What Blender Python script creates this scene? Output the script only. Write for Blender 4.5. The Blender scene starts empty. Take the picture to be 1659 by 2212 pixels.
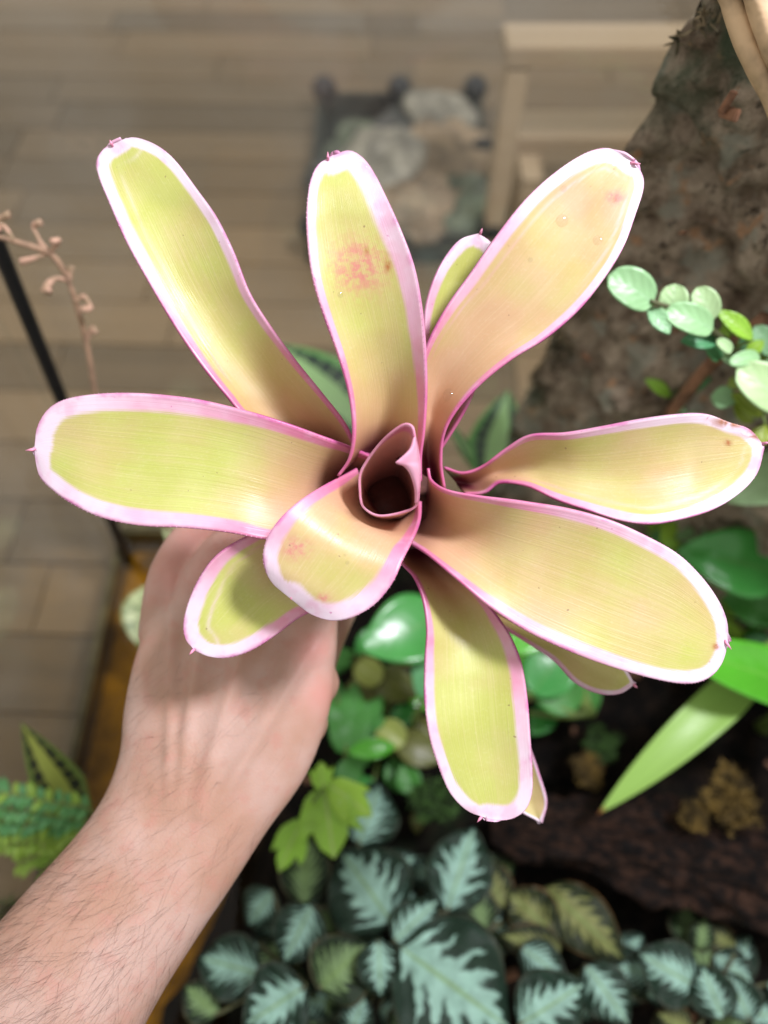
import bpy, bmesh, math, random
import numpy as np
from mathutils import Vector, noise, Matrix

random.seed(7)
rng = np.random.default_rng(7)
sc = bpy.context.scene
COL = sc.collection

# ------------------------------------------------------------------ camera
CAM_Z = 0.72
PITCH = math.radians(58.0)
FPX = 1594.0                      # focal length in units of a 1659 x 2212 frame
CAM = Vector((0, 0, CAM_Z))
FWD = Vector((0, math.cos(PITCH), -math.sin(PITCH)))
UPV = Vector((0, math.sin(PITCH), math.cos(PITCH)))
cam_data = bpy.data.cameras.new("camera")
cam = bpy.data.objects.new("camera", cam_data)
COL.objects.link(cam)
cam.location = CAM
cam.rotation_euler = (math.pi / 2 - PITCH, 0, 0)
cam_data.sensor_width = 36
cam_data.lens = 18.0 / (1106.0 / FPX)
cam_data.clip_start = 0.01
cam_data.clip_end = 50
cam_data.dof.use_dof = True
cam_data.dof.focus_distance = 0.283
cam_data.dof.aperture_fstop = 3.8
sc.camera = cam

# ------------------------------------------------------------------ light
world = bpy.data.worlds.new("World")
sc.world = world
world.use_nodes = True
bg = world.node_tree.nodes["Background"]
bg.inputs[0].default_value = (1.0, 0.95, 0.885, 1)
bg.inputs[1].default_value = 0.60


def area(name, loc, target, size, power, color):
    l = bpy.data.lights.new(name, 'AREA')
    l.shape = 'RECTANGLE'
    l.size, l.size_y = size
    l.energy = power
    l.color = color
    o = bpy.data.objects.new(name, l)
    COL.objects.link(o)
    o.location = loc
    d = Vector(target) - Vector(loc)
    o.rotation_euler = d.to_track_quat('-Z', 'Y').to_euler()
    return o


# the terrarium's own LED lamp, hung above its right side
area("led_lamp", (0.47, 0.23, CAM_Z + 0.60), (0.0, 0.13, CAM_Z - 0.25), (0.16, 0.16), 13.8, (0.94, 0.915, 1.0))
# soft light of the room falling on the floor beyond the glass
area("room_light", (-0.5, 1.5, 2.4), (0.0, 1.0, 0.0), (1.2, 1.2), 8, (1.0, 0.95, 0.88))

sc.view_settings.view_transform = 'Standard'
sc.view_settings.look = 'None'
sc.view_settings.exposure = 0.22
sc.view_settings.gamma = 1.0
sc.cycles.use_denoising = True
sc.cycles.max_bounces = 8
sc.cycles.transparent_max_bounces = 12


# ------------------------------------------------------------------ helpers
def W(px, py, t):
    """pixel of the 1659x2212 frame and depth along the view axis -> world point"""
    x = (float(px) - 829.5) / FPX
    y = (1106.0 - float(py)) / FPX
    t = float(t)
    return CAM + t * (FWD + Vector((x, 0, 0)) + y * UPV)


def ray(px, py):
    return W(px, py, 1.0) - CAM


def gp(px, py, z):
    """pixel -> point on the level plane at height z"""
    d = ray(px, py)
    return CAM + d * ((z - CAM_Z) / d.z)


def to_px(co):
    """n x 3 array -> px, py, depth"""
    r = co - np.array(CAM)
    t = r @ np.array(FWD)
    u = r @ np.array(UPV)
    return 829.5 + r[:, 0] / t * FPX, 1106.0 - u / t * FPX, t


def link(name, mesh, mat=None, parent=None, **props):
    o = bpy.data.objects.new(name, mesh)
    COL.objects.link(o)
    if mat is not None and len(mesh.materials) == 0:
        mesh.materials.append(mat)
    if parent is not None:
        o.parent = parent
    for k, v in props.items():
        o[k] = v
    return o


def thing(name, label, category, group=None, loc=None):
    o = bpy.data.objects.new(name, None)
    COL.objects.link(o)
    o.empty_display_size = 0.01
    o["label"] = label
    o["category"] = category
    if group:
        o["group"] = group
    return o


def tag(o, label, category, group=None):
    o["label"] = label
    o["category"] = category
    if group:
        o["group"] = group
    return o


def mesh_from(verts, faces, smooth=True, attrs=None):
    me = bpy.data.meshes.new("m")
    me.from_pydata([tuple(v) for v in verts], [], faces)
    if smooth:
        me.polygons.foreach_set("use_smooth", [True] * len(me.polygons))
    if attrs:
        for k, vals in attrs.items():
            a = me.attributes.new(k, 'FLOAT', 'POINT')
            a.data.foreach_set("value", np.asarray(vals, dtype=np.float32))
    me.update()
    return me


def catmull(pts, n):
    """resample a list of rows (n x k) with a Catmull-Rom curve"""
    P = np.asarray(pts, float)
    m = len(P)
    Q = np.vstack([2 * P[0] - P[1], P, 2 * P[-1] - P[-2]])
    out = []
    for i in range(n):
        s = i / (n - 1) * (m - 1)
        k = min(int(s), m - 2)
        f = s - k
        p0, p1, p2, p3 = Q[k], Q[k + 1], Q[k + 2], Q[k + 3]
        out.append(0.5 * ((2 * p1) + (-p0 + p2) * f + (2 * p0 - 5 * p1 + 4 * p2 - p3) * f * f
                          + (-p0 + 3 * p1 - 3 * p2 + p3) * f ** 3))
    return np.array(out)


def tube_mesh(pts, radii, seg=10, flat=1.0, rough=0.0, smooth=True):
    pts = [Vector(p) for p in pts]
    verts, faces = [], []
    n = len(pts)
    ref = Vector((0.13, 0.2, 1)).normalized()
    for i, p in enumerate(pts):
        tg = (pts[min(i + 1, n - 1)] - pts[max(i - 1, 0)]).normalized()
        a = tg.cross(ref)
        if a.length < 1e-3:
            a = tg.cross(Vector((1, 0, 0)))
        a.normalize()
        b = tg.cross(a)
        for j in range(seg):
            th = 2 * math.pi * j / seg
            r = radii[i] if hasattr(radii, '__len__') else radii
            if rough:
                r *= 1 + rough * noise.noise(p * 60 + Vector((math.cos(th), math.sin(th), 0)) * 1.5)
            verts.append(p + a * (r * math.cos(th)) + b * (r * flat * math.sin(th)))
    for i in range(n - 1):
        for j in range(seg):
            k = (j + 1) % seg
            faces.append((i * seg + j, i * seg + k, (i + 1) * seg + k, (i + 1) * seg + j))
    faces.append(tuple(range(seg - 1, -1, -1)))
    faces.append(tuple(range((n - 1) * seg, n * seg)))
    return mesh_from(verts, faces, smooth)


def tube(name, pts, radii, mat, parent=None, n=None, **kw):
    if n:
        P = catmull([list(p) for p in pts], n)
        pts = [Vector(p) for p in P]
        if hasattr(radii, '__len__'):
            radii = np.interp(np.linspace(0, 1, n), np.linspace(0, 1, len(radii)), radii)
    return link(name, tube_mesh(pts, radii, **kw), mat, parent)


def box_mesh(x0, x1, y0, y1, z0, z1, bevel=0.0):
    bm = bmesh.new()
    bmesh.ops.create_cube(bm, size=1)
    for v in bm.verts:
        v.co = Vector(((x0 + x1) / 2 + v.co.x * (x1 - x0), (y0 + y1) / 2 + v.co.y * (y1 - y0),
                       (z0 + z1) / 2 + v.co.z * (z1 - z0)))
    if bevel:
        bmesh.ops.bevel(bm, geom=bm.edges[:], offset=bevel, segments=2, affect='EDGES')
    me = bpy.data.meshes.new("m")
    bm.to_mesh(me)
    bm.free()
    return me


# ------------------------------------------------------------------ materials
class NT:
    def __init__(self, name):
        self.m = bpy.data.materials.new(name)
        self.m.use_nodes = True
        self.t = self.m.node_tree
        self.t.nodes.clear()
        self.out = self.n('ShaderNodeOutputMaterial')

    def n(self, kind, **kw):
        nd = self.t.nodes.new(kind)
        for k, v in kw.items():
            setattr(nd, k, v)
        return nd

    def put(self, sock, v):
        if v is None:
            return
        if isinstance(v, bpy.types.NodeSocket):
            self.t.links.new(v, sock)
        elif isinstance(v, (tuple, list)):
            sock.default_value = tuple(v) + ((1,) if len(v) == 3 and sock.type == 'RGBA' else ())
        else:
            sock.default_value = v

    def attr(self, name):
        return self.n('ShaderNodeAttribute', attribute_name=name).outputs['Fac']

    def math(self, op, a, b=0.0, c=None, clamp=False):
        nd = self.n('ShaderNodeMath', operation=op, use_clamp=clamp)
        self.put(nd.inputs[0], a)
        self.put(nd.inputs[1], b)
        if c is not None:
            self.put(nd.inputs[2], c)
        return nd.outputs[0]

    def ss(self, lo, hi, v, a=0.0, b=1.0):
        nd = self.n('ShaderNodeMapRange', interpolation_type='SMOOTHSTEP')
        self.put(nd.inputs[0], v)
        nd.inputs[1].default_value, nd.inputs[2].default_value = lo, hi
        nd.inputs[3].default_value, nd.inputs[4].default_value = a, b
        return nd.outputs[0]

    def mix(self, f, a, b, mode='MIX'):
        nd = self.n('ShaderNodeMix', data_type='RGBA', blend_type=mode)
        self.put(nd.inputs[0], f)
        self.put(nd.inputs[6], a)
        self.put(nd.inputs[7], b)
        return nd.outputs[2]

    def noise(self, scale, vec=None, detail=3.0, rough=0.55, dist=0.0):
        nd = self.n('ShaderNodeTexNoise')
        self.put(nd.inputs['Vector'], vec if vec is not None else self.pos())
        nd.inputs['Scale'].default_value = scale
        nd.inputs['Detail'].default_value = detail
        nd.inputs['Roughness'].default_value = rough
        nd.inputs['Distortion'].default_value = dist
        return nd.outputs['Fac']

    def pos(self):
        if not hasattr(self, '_pos'):
            self._pos = self.n('ShaderNodeTexCoord').outputs['Object']
        return self._pos

    def vec(self, x, y, z=0.0):
        nd = self.n('ShaderNodeCombineXYZ')
        self.put(nd.inputs[0], x)
        self.put(nd.inputs[1], y)
        self.put(nd.inputs[2], z)
        return nd.outputs[0]

    def rand(self):
        return self.n('ShaderNodeObjectInfo').outputs['Random']

    def bump(self, h, dist, strength=1.0):
        nd = self.n('ShaderNodeBump')
        self.put(nd.inputs['Height'], h)
        nd.inputs['Distance'].default_value = dist
        nd.inputs['Strength'].default_value = strength
        return nd.outputs[0]

    def bsdf(self, color, rough=0.5, normal=None, spec=0.5, trans=0.0, sss=0.0, sssr=(0.004, 0.0015, 0.001), coat=0.0):
        p = self.n('ShaderNodeBsdfPrincipled')
        self.put(p.inputs['Base Color'], color)
        self.put(p.inputs['Roughness'], rough)
        self.put(p.inputs['Specular IOR Level'], spec)
        if coat:
            p.inputs['Coat Weight'].default_value = coat
            p.inputs['Coat Roughness'].default_value = 0.15
        if sss:
            p.inputs['Subsurface Weight'].default_value = sss
            p.inputs['Subsurface Radius'].default_value = sssr
            p.inputs['Subsurface Scale'].default_value = 1.0
        if normal is not None:
            self.put(p.inputs['Normal'], normal)
        sh = p.outputs[0]
        if trans:
            tr = self.n('ShaderNodeBsdfTranslucent')
            self.put(tr.inputs[0], color)
            mx = self.n('ShaderNodeMixShader')
            mx.inputs[0].default_value = trans
            self.t.links.new(sh, mx.inputs[1])
            self.t.links.new(tr.outputs[0], mx.inputs[2])
            sh = mx.outputs[0]
        self.t.links.new(sh, self.out.inputs[0])
        return self.m


def simple(name, color, rough=0.5, var=0.25, scale=40.0, spec=0.5, bump=0.0, c2=None, trans=0.0):
    k = NT(name)
    f = k.noise(scale)
    dark = tuple(c * (1 - var) for c in color)
    light = c2 if c2 else tuple(min(1, c * (1 + var)) for c in color)
    col = k.mix(k.ss(0.3, 0.7, f), dark, light)
    nrm = k.bump(f, bump) if bump else None
    return k.bsdf(col, rough, nrm, spec, trans)


def bromeliad_material():
    k = NT("bromeliad_leaf")
    al, m = k.attr("along"), k.attr("m")
    ac, tan = k.attr("across"), k.attr("tan")
    n1 = k.noise(55.0)
    n2 = k.noise(260.0, detail=4)
    streak = k.noise(1.0, k.vec(k.math('MULTIPLY', ac, 34.0), k.math('MULTIPLY', al, 3.0), k.rand()), detail=4)
    fine = k.noise(1.0, k.vec(k.math('MULTIPLY', ac, 110.0), k.math('MULTIPLY', al, 5.0), k.rand()), detail=2)
    green = k.mix(n1, (0.44, 0.48, 0.085), (0.55, 0.58, 0.18))
    tanc = k.mix(n1, (0.56, 0.345, 0.17), (0.66, 0.455, 0.29))
    tf = k.math('ADD', tan, k.math('MULTIPLY', k.math('SUBTRACT', k.noise(38.0, detail=2), 0.5), 1.5))
    tf = k.math('ADD', tf, k.math('MULTIPLY', k.math('SUBTRACT', streak, 0.5), 0.35), clamp=True)
    cen = k.mix(tf, green, tanc)
    cen = k.mix(k.math('MULTIPLY', k.ss(0.5, 0.75, streak), 0.22), cen, (0.72, 0.66, 0.36))
    cen = k.mix(k.math('MULTIPLY', k.ss(0.35, 0.75, fine), 0.20), cen, (0.40, 0.34, 0.13))
    cen = k.mix(k.math('MULTIPLY', k.ss(0.5, 0.8, k.noise(900.0, detail=2)), 0.09), cen, (0.80, 0.78, 0.62))
    cen = k.mix(k.math('MULTIPLY', k.ss(0.34, 0.06, al), 0.55), cen, (0.62, 0.28, 0.20))
    cen = k.mix(k.attr("rosy"), cen, (0.80, 0.40, 0.36))
    cen = k.mix(k.attr("maroon"), cen, (0.115, 0.012, 0.03))
    pinkf = k.ss(0.15, 0.75, k.math('ADD', al, k.math('MULTIPLY', k.math('SUBTRACT', n1, 0.5), 0.5)))
    mar = k.mix(pinkf, (0.68, 0.21, 0.35), (0.78, 0.65, 0.75))
    mar = k.mix(k.math('MULTIPLY', k.ss(0.48, 0.70, k.noise(90.0)), 0.6), mar, (0.72, 0.40, 0.55))
    # magenta rim and flecks
    rim = k.math('MULTIPLY', k.ss(0.34, 0.0, k.math('ADD', m, k.math('MULTIPLY', k.math('SUBTRACT', n2, 0.5), 0.5))),
                 k.ss(0.45, 0.70, k.noise(70.0)))
    mar = k.mix(k.math('MULTIPLY', rim, 0.7), mar, (0.52, 0.07, 0.33))
    thin = k.ss(0.07, 0.01, m)
    mar = k.mix(k.math('MULTIPLY', thin, 0.4), mar, (0.50, 0.07, 0.27))
    fleck = k.ss(0.76, 0.80, k.noise(420.0, detail=1))
    mar = k.mix(k.math('MULTIPLY', fleck, 0.6), mar, (0.55, 0.12, 0.35))
    lowf = k.noise(1.0, k.vec(k.math('MULTIPLY', al, 5.0), ac, k.rand()), detail=2)
    mm = k.math('MULTIPLY', m, k.math('ADD', k.math('MULTIPLY', k.math('SUBTRACT', lowf, 0.5), 0.5), 1.0))
    mm = k.math('ADD', mm, k.math('MULTIPLY', k.math('SUBTRACT', fine, 0.5), 0.55))
    mg = k.ss(0.82, 1.16, mm)
    col = k.mix(mg, mar, cen)
    col = k.mix(k.math('MULTIPLY', k.math('MULTIPLY', k.attr("stripe"), k.ss(0.3, 0.6, fine, 0.1, 0.55)), k.ss(0.3, 0.65, lowf, 0.1, 0.9)), col, mar)
    redf = k.math('MULTIPLY', k.attr("red"), k.ss(0.40, 0.62, k.noise(330.0, detail=5, rough=0.7)))
    col = k.mix(k.math('MULTIPLY', redf, 0.75), col, (0.58, 0.15, 0.16))
    col = k.mix(k.math('MULTIPLY', k.attr("red"), 0.28), col, (0.62, 0.25, 0.25))
    brf = k.math('MULTIPLY', k.attr("brown"), k.ss(0.3, 0.6, n2), clamp=True)
    col = k.mix(brf, col, (0.36, 0.12, 0.03))
    dots = k.ss(0.86, 0.88, k.noise(620.0, detail=0))
    col = k.mix(k.math('MULTIPLY', dots, 0.55), col, (0.18, 0.07, 0.06))
    h = k.math('ADD', k.math('MULTIPLY', streak, 0.6), k.math('MULTIPLY', fine, 0.4))
    nrm = k.bump(h, 0.00020, 0.8)
    rough = k.ss(0.3, 0.7, n1, 0.28, 0.42)
    return k.bsdf(col, rough, nrm, 0.5, trans=0.12)


def skin_material():
    k = NT("skin")
    n1 = k.noise(26.0, detail=3)
    n2 = k.noise(120.0, detail=4)
    n3 = k.noise(900.0, detail=3)
    c = k.mix(k.ss(0.32, 0.68, n1), (0.42, 0.245, 0.176), (0.50, 0.34, 0.285))
    c = k.mix(k.math('MULTIPLY', k.ss(0.48, 0.70, n2), 0.40), c, (0.47, 0.22, 0.175))
    c = k.mix(k.math('MULTIPLY', k.attr("pink"), 0.55), c, (0.62, 0.25, 0.22))
    c = k.mix(k.math('MULTIPLY', k.attr("ink"), k.ss(0.35, 0.6, n2)), c, (0.12, 0.14, 0.18))
    v = k.n('ShaderNodeTexVoronoi', feature='DISTANCE_TO_EDGE')
    k.put(v.inputs['Vector'], k.pos())
    v.inputs['Scale'].default_value = 520
    h = k.math('ADD', k.math('MULTIPLY', k.ss(0.0, 0.25, v.outputs[0]), 0.5), n3)
    return k.bsdf(c, 0.50, k.bump(h, 0.00011, 0.7), 0.40, sss=0.16, sssr=(0.006, 0.002, 0.0012))


def jewel_material(name, silver, dark, rim):
    k = NT(name)
    u, v = k.attr("along"), k.math('ABSOLUTE', k.attr("across"))
    r = k.rand()
    n1 = k.noise(110.0, detail=4)
    wob = k.math('MULTIPLY', k.math('SUBTRACT', n1, 0.5), 1.1)
    f = k.math('SUBTRACT', k.math('MULTIPLY', u, k.math('ADD', k.math('MULTIPLY', r, 3.0), 5.5)), k.math('MULTIPLY', v, k.math('ADD', k.math('MULTIPLY', r, 1.2), 1.7)))
    f = k.math('ADD', k.math('ADD', f, wob), r)
    tooth = k.math('MULTIPLY', k.math('ABSOLUTE', k.math('SUBTRACT', k.math('FRACT', f), 0.5)), 2.0)
    tooth = k.math('POWER', tooth, 1.5)
    lim = k.math('ADD', k.math('MULTIPLY', tooth, k.ss(0.3, 0.7, k.noise(60.0, detail=1), 0.25, 0.62)), 0.25)
    lim = k.math('MULTIPLY', lim, k.ss(0.99, 0.72, u, 0.35, 1.0))
    lim = k.math('ADD', lim, k.math('MULTIPLY', k.math('SUBTRACT', k.noise(45.0), 0.5), 0.25))
    mask = k.ss(-0.09, 0.08, k.math('SUBTRACT', lim, v))
    sil = k.mix(k.ss(0.3, 0.7, n1), tuple(c * 0.72 for c in silver), silver)
    sil = k.mix(k.math('MULTIPLY', k.ss(0.07, 0.01, v), 0.6), sil, (0.16, 0.26, 0.07))
    dk = k.mix(n1, tuple(c * 0.5 for c in dark), tuple(c * 1.6 for c in dark))
    col = k.mix(mask, dk, sil)
    col = k.mix(k.math('MULTIPLY', k.ss(0.90, 0.98, v), 0.6), col, rim)
    vein = k.math('ABSOLUTE', k.math('SUBTRACT', k.math('FRACT', f), 0.5))
    h = k.math('ADD', k.math('MULTIPLY', vein, 1.2), k.noise(600.0))
    return k.bsdf(col, 0.48, k.bump(h, 0.0010, 0.8), 0.22)


def green_material(name, color, vein, rough=0.35, spec=0.5, trans=0.15, veins=7.0, bump=0.0003):
    k = NT(name)
    u, v = k.attr("along"), k.math('ABSOLUTE', k.attr("across"))
    n1 = k.noise(35.0)
    n2 = k.noise(220.0, detail=4)
    c = k.mix(n1, tuple(x * 0.65 for x in color), tuple(min(1, x * 1.35) for x in color))
    c = k.mix(k.math('MULTIPLY', k.rand(), 0.35), c, (color[0] * 1.5, color[1] * 1.15, color[2] * 0.7))
    f = k.math('SUBTRACT', k.math('MULTIPLY', u, veins), k.math('MULTIPLY', v, 1.6))
    d = k.math('ABSOLUTE', k.math('SUBTRACT', k.math('FRACT', f), 0.5))
    lat = k.ss(0.06, 0.0, d)
    mid = k.ss(0.07, 0.015, v)
    c = k.mix(k.math('MULTIPLY', mid, 0.7), c, vein)
    c = k.mix(k.math('MULTIPLY', lat, 0.22), c, vein)
    c = k.mix(k.math('MULTIPLY', k.ss(0.55, 0.8, n2), 0.3), c, tuple(x * 0.55 for x in color))
    h = k.math('ADD', k.math('MULTIPLY', d, 1.5), k.math('MULTIPLY', n2, 0.6))
    return k.bsdf(c, rough, k.bump(h, bump, 0.7), spec, trans)


def strap_material(name, base, tip):
    k = NT(name)
    u, ac = k.attr("along"), k.attr("across")
    s = k.noise(1.0, k.vec(k.math('MULTIPLY', ac, 16.0), k.math('MULTIPLY', u, 2.0), k.rand()), detail=3)
    c = k.mix(s, tuple(x * 0.8 for x in base), tuple(min(1, x * 1.2) for x in base))
    c = k.mix(k.ss(0.95, 0.99, k.math('ADD', u, k.math('MULTIPLY', k.math('SUBTRACT', s, 0.5), 0.03))), c, tip)
    return k.bsdf(c, 0.36, k.bump(s, 0.0004, 0.6), 0.45, 0.2)


def striped_material(name, pale, dark, edge):
    k = NT(name)
    u, v = k.attr("along"), k.math('ABSOLUTE', k.attr("across"))
    n1 = k.noise(90.0, detail=3)
    w = k.math('ADD', v, k.math('MULTIPLY', k.math('SUBTRACT', n1, 0.5), 0.18))
    dk = k.mix(n1, tuple(c * 0.6 for c in dark), tuple(c * 1.5 for c in dark))
    bar = k.math('FRACT', k.math('ADD', k.math('MULTIPLY', u, 9.0), k.math('MULTIPLY', n1, 0.8)))
    dk = k.mix(k.math('MULTIPLY', k.ss(0.80, 0.9, bar), 0.55), dk, pale)
    c = k.mix(k.ss(0.30, 0.40, w), pale, dk)
    c = k.mix(k.ss(0.74, 0.84, w), c, edge)
    s = k.noise(1.0, k.vec(k.math('MULTIPLY', k.attr("across"), 20.0), k.math('MULTIPLY', u, 2.0), 0.0))
    return k.bsdf(c, 0.4, k.bump(s, 0.0004, 0.6), 0.4)


def wood_material(name, dark, light, sx=2.0, sy=55.0, per_piece=0.6, rough=0.42):
    k = NT(name)
    sep = k.n('ShaderNodeSeparateXYZ')
    k.put(sep.inputs[0], k.pos())
    r = k.math('MULTIPLY', k.rand(), 37.0)
    vv = k.vec(k.math('ADD', k.math('MULTIPLY', sep.outputs[0], sx), r),
               k.math('MULTIPLY', sep.outputs[1], sy), k.math('MULTIPLY', sep.outputs[2], sy))
    g = k.noise(1.0, vv, detail=5, rough=0.65, dist=0.6)
    f = k.math('ADD', k.math('MULTIPLY', k.rand(), per_piece), k.math('MULTIPLY', g, 1.0 - per_piece + 0.25), clamp=True)
    c = k.mix(f, dark, light)
    return k.bsdf(c, rough, k.bump(g, 0.0006, 0.5), 0.4)


def cork_material():
    k = NT("cork_bark")
    n1 = k.noise(42.0, detail=8, rough=0.75)
    n2 = k.noise(110.0, detail=6, rough=0.75)
    c = k.mix(k.ss(0.35, 0.65, n1), (0.20, 0.145, 0.10), (0.60, 0.49, 0.37))
    c = k.mix(k.ss(0.52, 0.68, n2), c, (0.07, 0.05, 0.036))
    c = k.mix(k.math('MULTIPLY', k.ss(0.60, 0.70, k.noise(75.0, detail=3)), 0.8), c, (0.58, 0.33, 0.18))
    c = k.mix(k.math('MULTIPLY', k.ss(0.52, 0.66, k.noise(38.0, detail=4)), 0.7), c, (0.44, 0.45, 0.37))
    sep = k.n('ShaderNodeSeparateXYZ')
    k.put(sep.inputs[0], k.pos())
    gz = k.math('MULTIPLY', k.ss(0.46, 0.56, sep.outputs[2]), k.ss(0.22, 0.14, sep.outputs[0]))
    c = k.mix(k.math('MULTIPLY', gz, k.ss(0.42, 0.6, k.noise(30.0))), c, (0.045, 0.095, 0.05))
    return k.bsdf(c, 0.8, k.bump(k.math('ADD', n1, n2), 0.006, 1.0), 0.25)


def soil_material():
    k = NT("soil")
    n1 = k.noise(60.0, detail=6, rough=0.75)
    n2 = k.noise(14.0, detail=3)
    c = k.mix(k.ss(0.4, 0.7, n1), (0.002, 0.0016, 0.0013), (0.016, 0.010, 0.006))
    c = k.mix(k.math('MULTIPLY', k.ss(0.55, 0.7, n2), 0.5), c, (0.006, 0.016, 0.005))
    return k.bsdf(c, 0.75, k.bump(n1, 0.006, 1.0), 0.12)


def driftwood_material():
    k = NT("driftwood")
    u, v = k.attr("along"), k.attr("across")
    g = k.noise(1.0, k.vec(k.math('MULTIPLY', u, 7.0), k.math('MULTIPLY', v, 16.0), 0.0), detail=6, rough=0.7, dist=0.4)
    n = k.noise(70.0, detail=5, rough=0.7)
    c = k.mix(k.ss(0.40, 0.66, g), (0.0025, 0.002, 0.002), (0.045, 0.022, 0.013))
    c = k.mix(k.math('MULTIPLY', k.ss(0.5, 0.65, n), 0.85), c, (0.003, 0.0025, 0.0025))
    return k.bsdf(c, 0.6, k.bump(k.math('ADD', g, n), 0.005, 1.0), 0.15)


def glass_material():
    k = NT("glass")
    lw = k.n('ShaderNodeLayerWeight')
    lw.inputs[0].default_value = 0.5
    fac = k.math('ADD', k.math('MULTIPLY', k.math('POWER', lw.outputs['Facing'], 5.0), 0.96), 0.04)
    tr = k.n('ShaderNodeBsdfTransparent')
    tr.inputs[0].default_value = (0.96, 0.975, 0.965, 1)
    gl = k.n('ShaderNodeBsdfGlossy')
    gl.inputs['Roughness'].default_value = 0.02
    # dried water marks on the pane
    df = k.n('ShaderNodeBsdfDiffuse')
    df.inputs[0].default_value = (0.6, 0.62, 0.6, 1)
    m1 = k.n('ShaderNodeMixShader')
    k.t.links.new(fac, m1.inputs[0])
    k.t.links.new(tr.outputs[0], m1.inputs[1])
    k.t.links.new(gl.outputs[0], m1.inputs[2])
    m2 = k.n('ShaderNodeMixShader')
    k.put(m2.inputs[0], k.ss(0.40, 0.85, k.noise(12.0, detail=4), 0.02, 0.12))
    k.t.links.new(m1.outputs[0], m2.inputs[1])
    k.t.links.new(df.outputs[0], m2.inputs[2])
    k.t.links.new(m2.outputs[0], k.out.inputs[0])
    return k.m


def water_material():
    k = NT("stained_water")
    fr = k.n('ShaderNodeFresnel')
    fr.inputs[0].default_value = 1.33
    nrm = k.bump(k.noise(40.0), 0.001, 0.5)
    tr = k.n('ShaderNodeBsdfTransparent')
    tr.inputs[0].default_value = (0.80, 0.60, 0.16, 1)
    gl = k.n('ShaderNodeBsdfGlossy')
    gl.inputs['Roughness'].default_value = 0.03
    k.put(gl.inputs['Normal'], nrm)
    k.put(fr.inputs['Normal'], nrm)
    m1 = k.n('ShaderNodeMixShader')
    k.t.links.new(fr.outputs[0], m1.inputs[0])
    k.t.links.new(tr.outputs[0], m1.inputs[1])
    k.t.links.new(gl.outputs[0], m1.inputs[2])
    k.t.links.new(m1.outputs[0], k.out.inputs[0])
    return k.m


M = {}
M['brom'] = bromeliad_material()
M['tooth'] = simple("leaf_tooth", (0.70, 0.36, 0.54), 0.5, 0.3, 300)
M['spine'] = simple("tip_spine", (0.66, 0.25, 0.38), 0.45, 0.35, 500)
M['stalk'] = simple("bromeliad_stalk", (0.13, 0.045, 0.035), 0.6, 0.4, 90, bump=0.001)
M['skin'] = skin_material()
M['hair'] = simple("arm_hair", (0.06, 0.027, 0.015), 0.45, 0.3, 30)
M['jewel'] = jewel_material("jewel_silver", (0.27, 0.46, 0.37), (0.012, 0.028, 0.017), (0.06, 0.065, 0.045))
M['jewel_b'] = jewel_material("jewel_olive", (0.17, 0.27, 0.11), (0.012, 0.024, 0.010), (0.11, 0.09, 0.05))
M['jewel_y'] = jewel_material("jewel_yellow", (0.19, 0.21, 0.07), (0.018, 0.025, 0.010), (0.16, 0.08, 0.03))
M['petiole'] = simple("petiole", (0.07, 0.075, 0.03), 0.5, 0.4, 80)
M['stemg'] = simple("green_stem", (0.14, 0.21, 0.045), 0.45, 0.3, 80)
M['lime'] = green_material("lime_leaf", (0.30, 0.58, 0.06), (0.45, 0.58, 0.2), 0.35, trans=0.25)
M['dkgreen'] = green_material("dark_lobed_leaf", (0.05, 0.23, 0.035), (0.10, 0.3, 0.08), 0.45)
M['glossy'] = green_material("glossy_leaf", (0.05, 0.29, 0.06), (0.10, 0.30, 0.07), 0.26, 0.6, bump=0.0001)
M['bright'] = green_material("bright_leaf", (0.09, 0.43, 0.03), (0.16, 0.46, 0.06), 0.2, 0.6)
M['mint'] = green_material("mint_leaf", (0.30, 0.58, 0.31), (0.40, 0.64, 0.38), 0.38, trans=0.2, veins=5, bump=0.0003)
M['mintd'] = green_material("mint_leaf_dark", (0.09, 0.32, 0.14), (0.16, 0.38, 0.2), 0.4, veins=5, bump=0.0003)
M['palemint'] = green_material("pale_leaf", (0.42, 0.66, 0.36), (0.5, 0.7, 0.42), 0.4, veins=4, bump=0.0003)
M['ylime'] = green_material("yellow_lime_leaf", (0.26, 0.38, 0.04), (0.4, 0.48, 0.12), 0.4, veins=4)
M['seed'] = green_material("cupped_leaf", (0.33, 0.40, 0.10), (0.5, 0.55, 0.25), 0.4, veins=3)
M['seedd'] = green_material("olive_leaf", (0.10, 0.12, 0.02), (0.2, 0.2, 0.05), 0.4, veins=3)
M['strap'] = strap_material("strap_leaf", (0.30, 0.52, 0.11), (0.28, 0.10, 0.03))
M['strapy'] = strap_material("yellow_strap", (0.42, 0.42, 0.08), (0.45, 0.3, 0.12))
M['stripe'] = striped_material("striped_leaf", (0.30, 0.50, 0.20), (0.012, 0.03, 0.025), (0.13, 0.34, 0.09))
M['stripey'] = striped_material("yellow_striped_leaf", (0.34, 0.40, 0.075), (0.012, 0.016, 0.006), (0.13, 0.20, 0.035))
M['speck'] = simple("speckled_leaf", (0.22, 0.34, 0.10), 0.45, 0.5, 130, c2=(0.55, 0.62, 0.32))
M['fern'] = green_material("fern_leaflet", (0.09, 0.30, 0.10), (0.2, 0.4, 0.15), 0.4, veins=3, bump=0.0003)
M['fernl'] = green_material("fern_leaflet_lime", (0.24, 0.42, 0.05), (0.36, 0.5, 0.12), 0.4, veins=3, bump=0.0003)
M['floor'] = simple("floor_underlay", (0.035, 0.027, 0.018), 0.8)
M['plank'] = wood_material("floor_plank", (0.068, 0.052, 0.031), (0.27, 0.185, 0.10))
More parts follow.
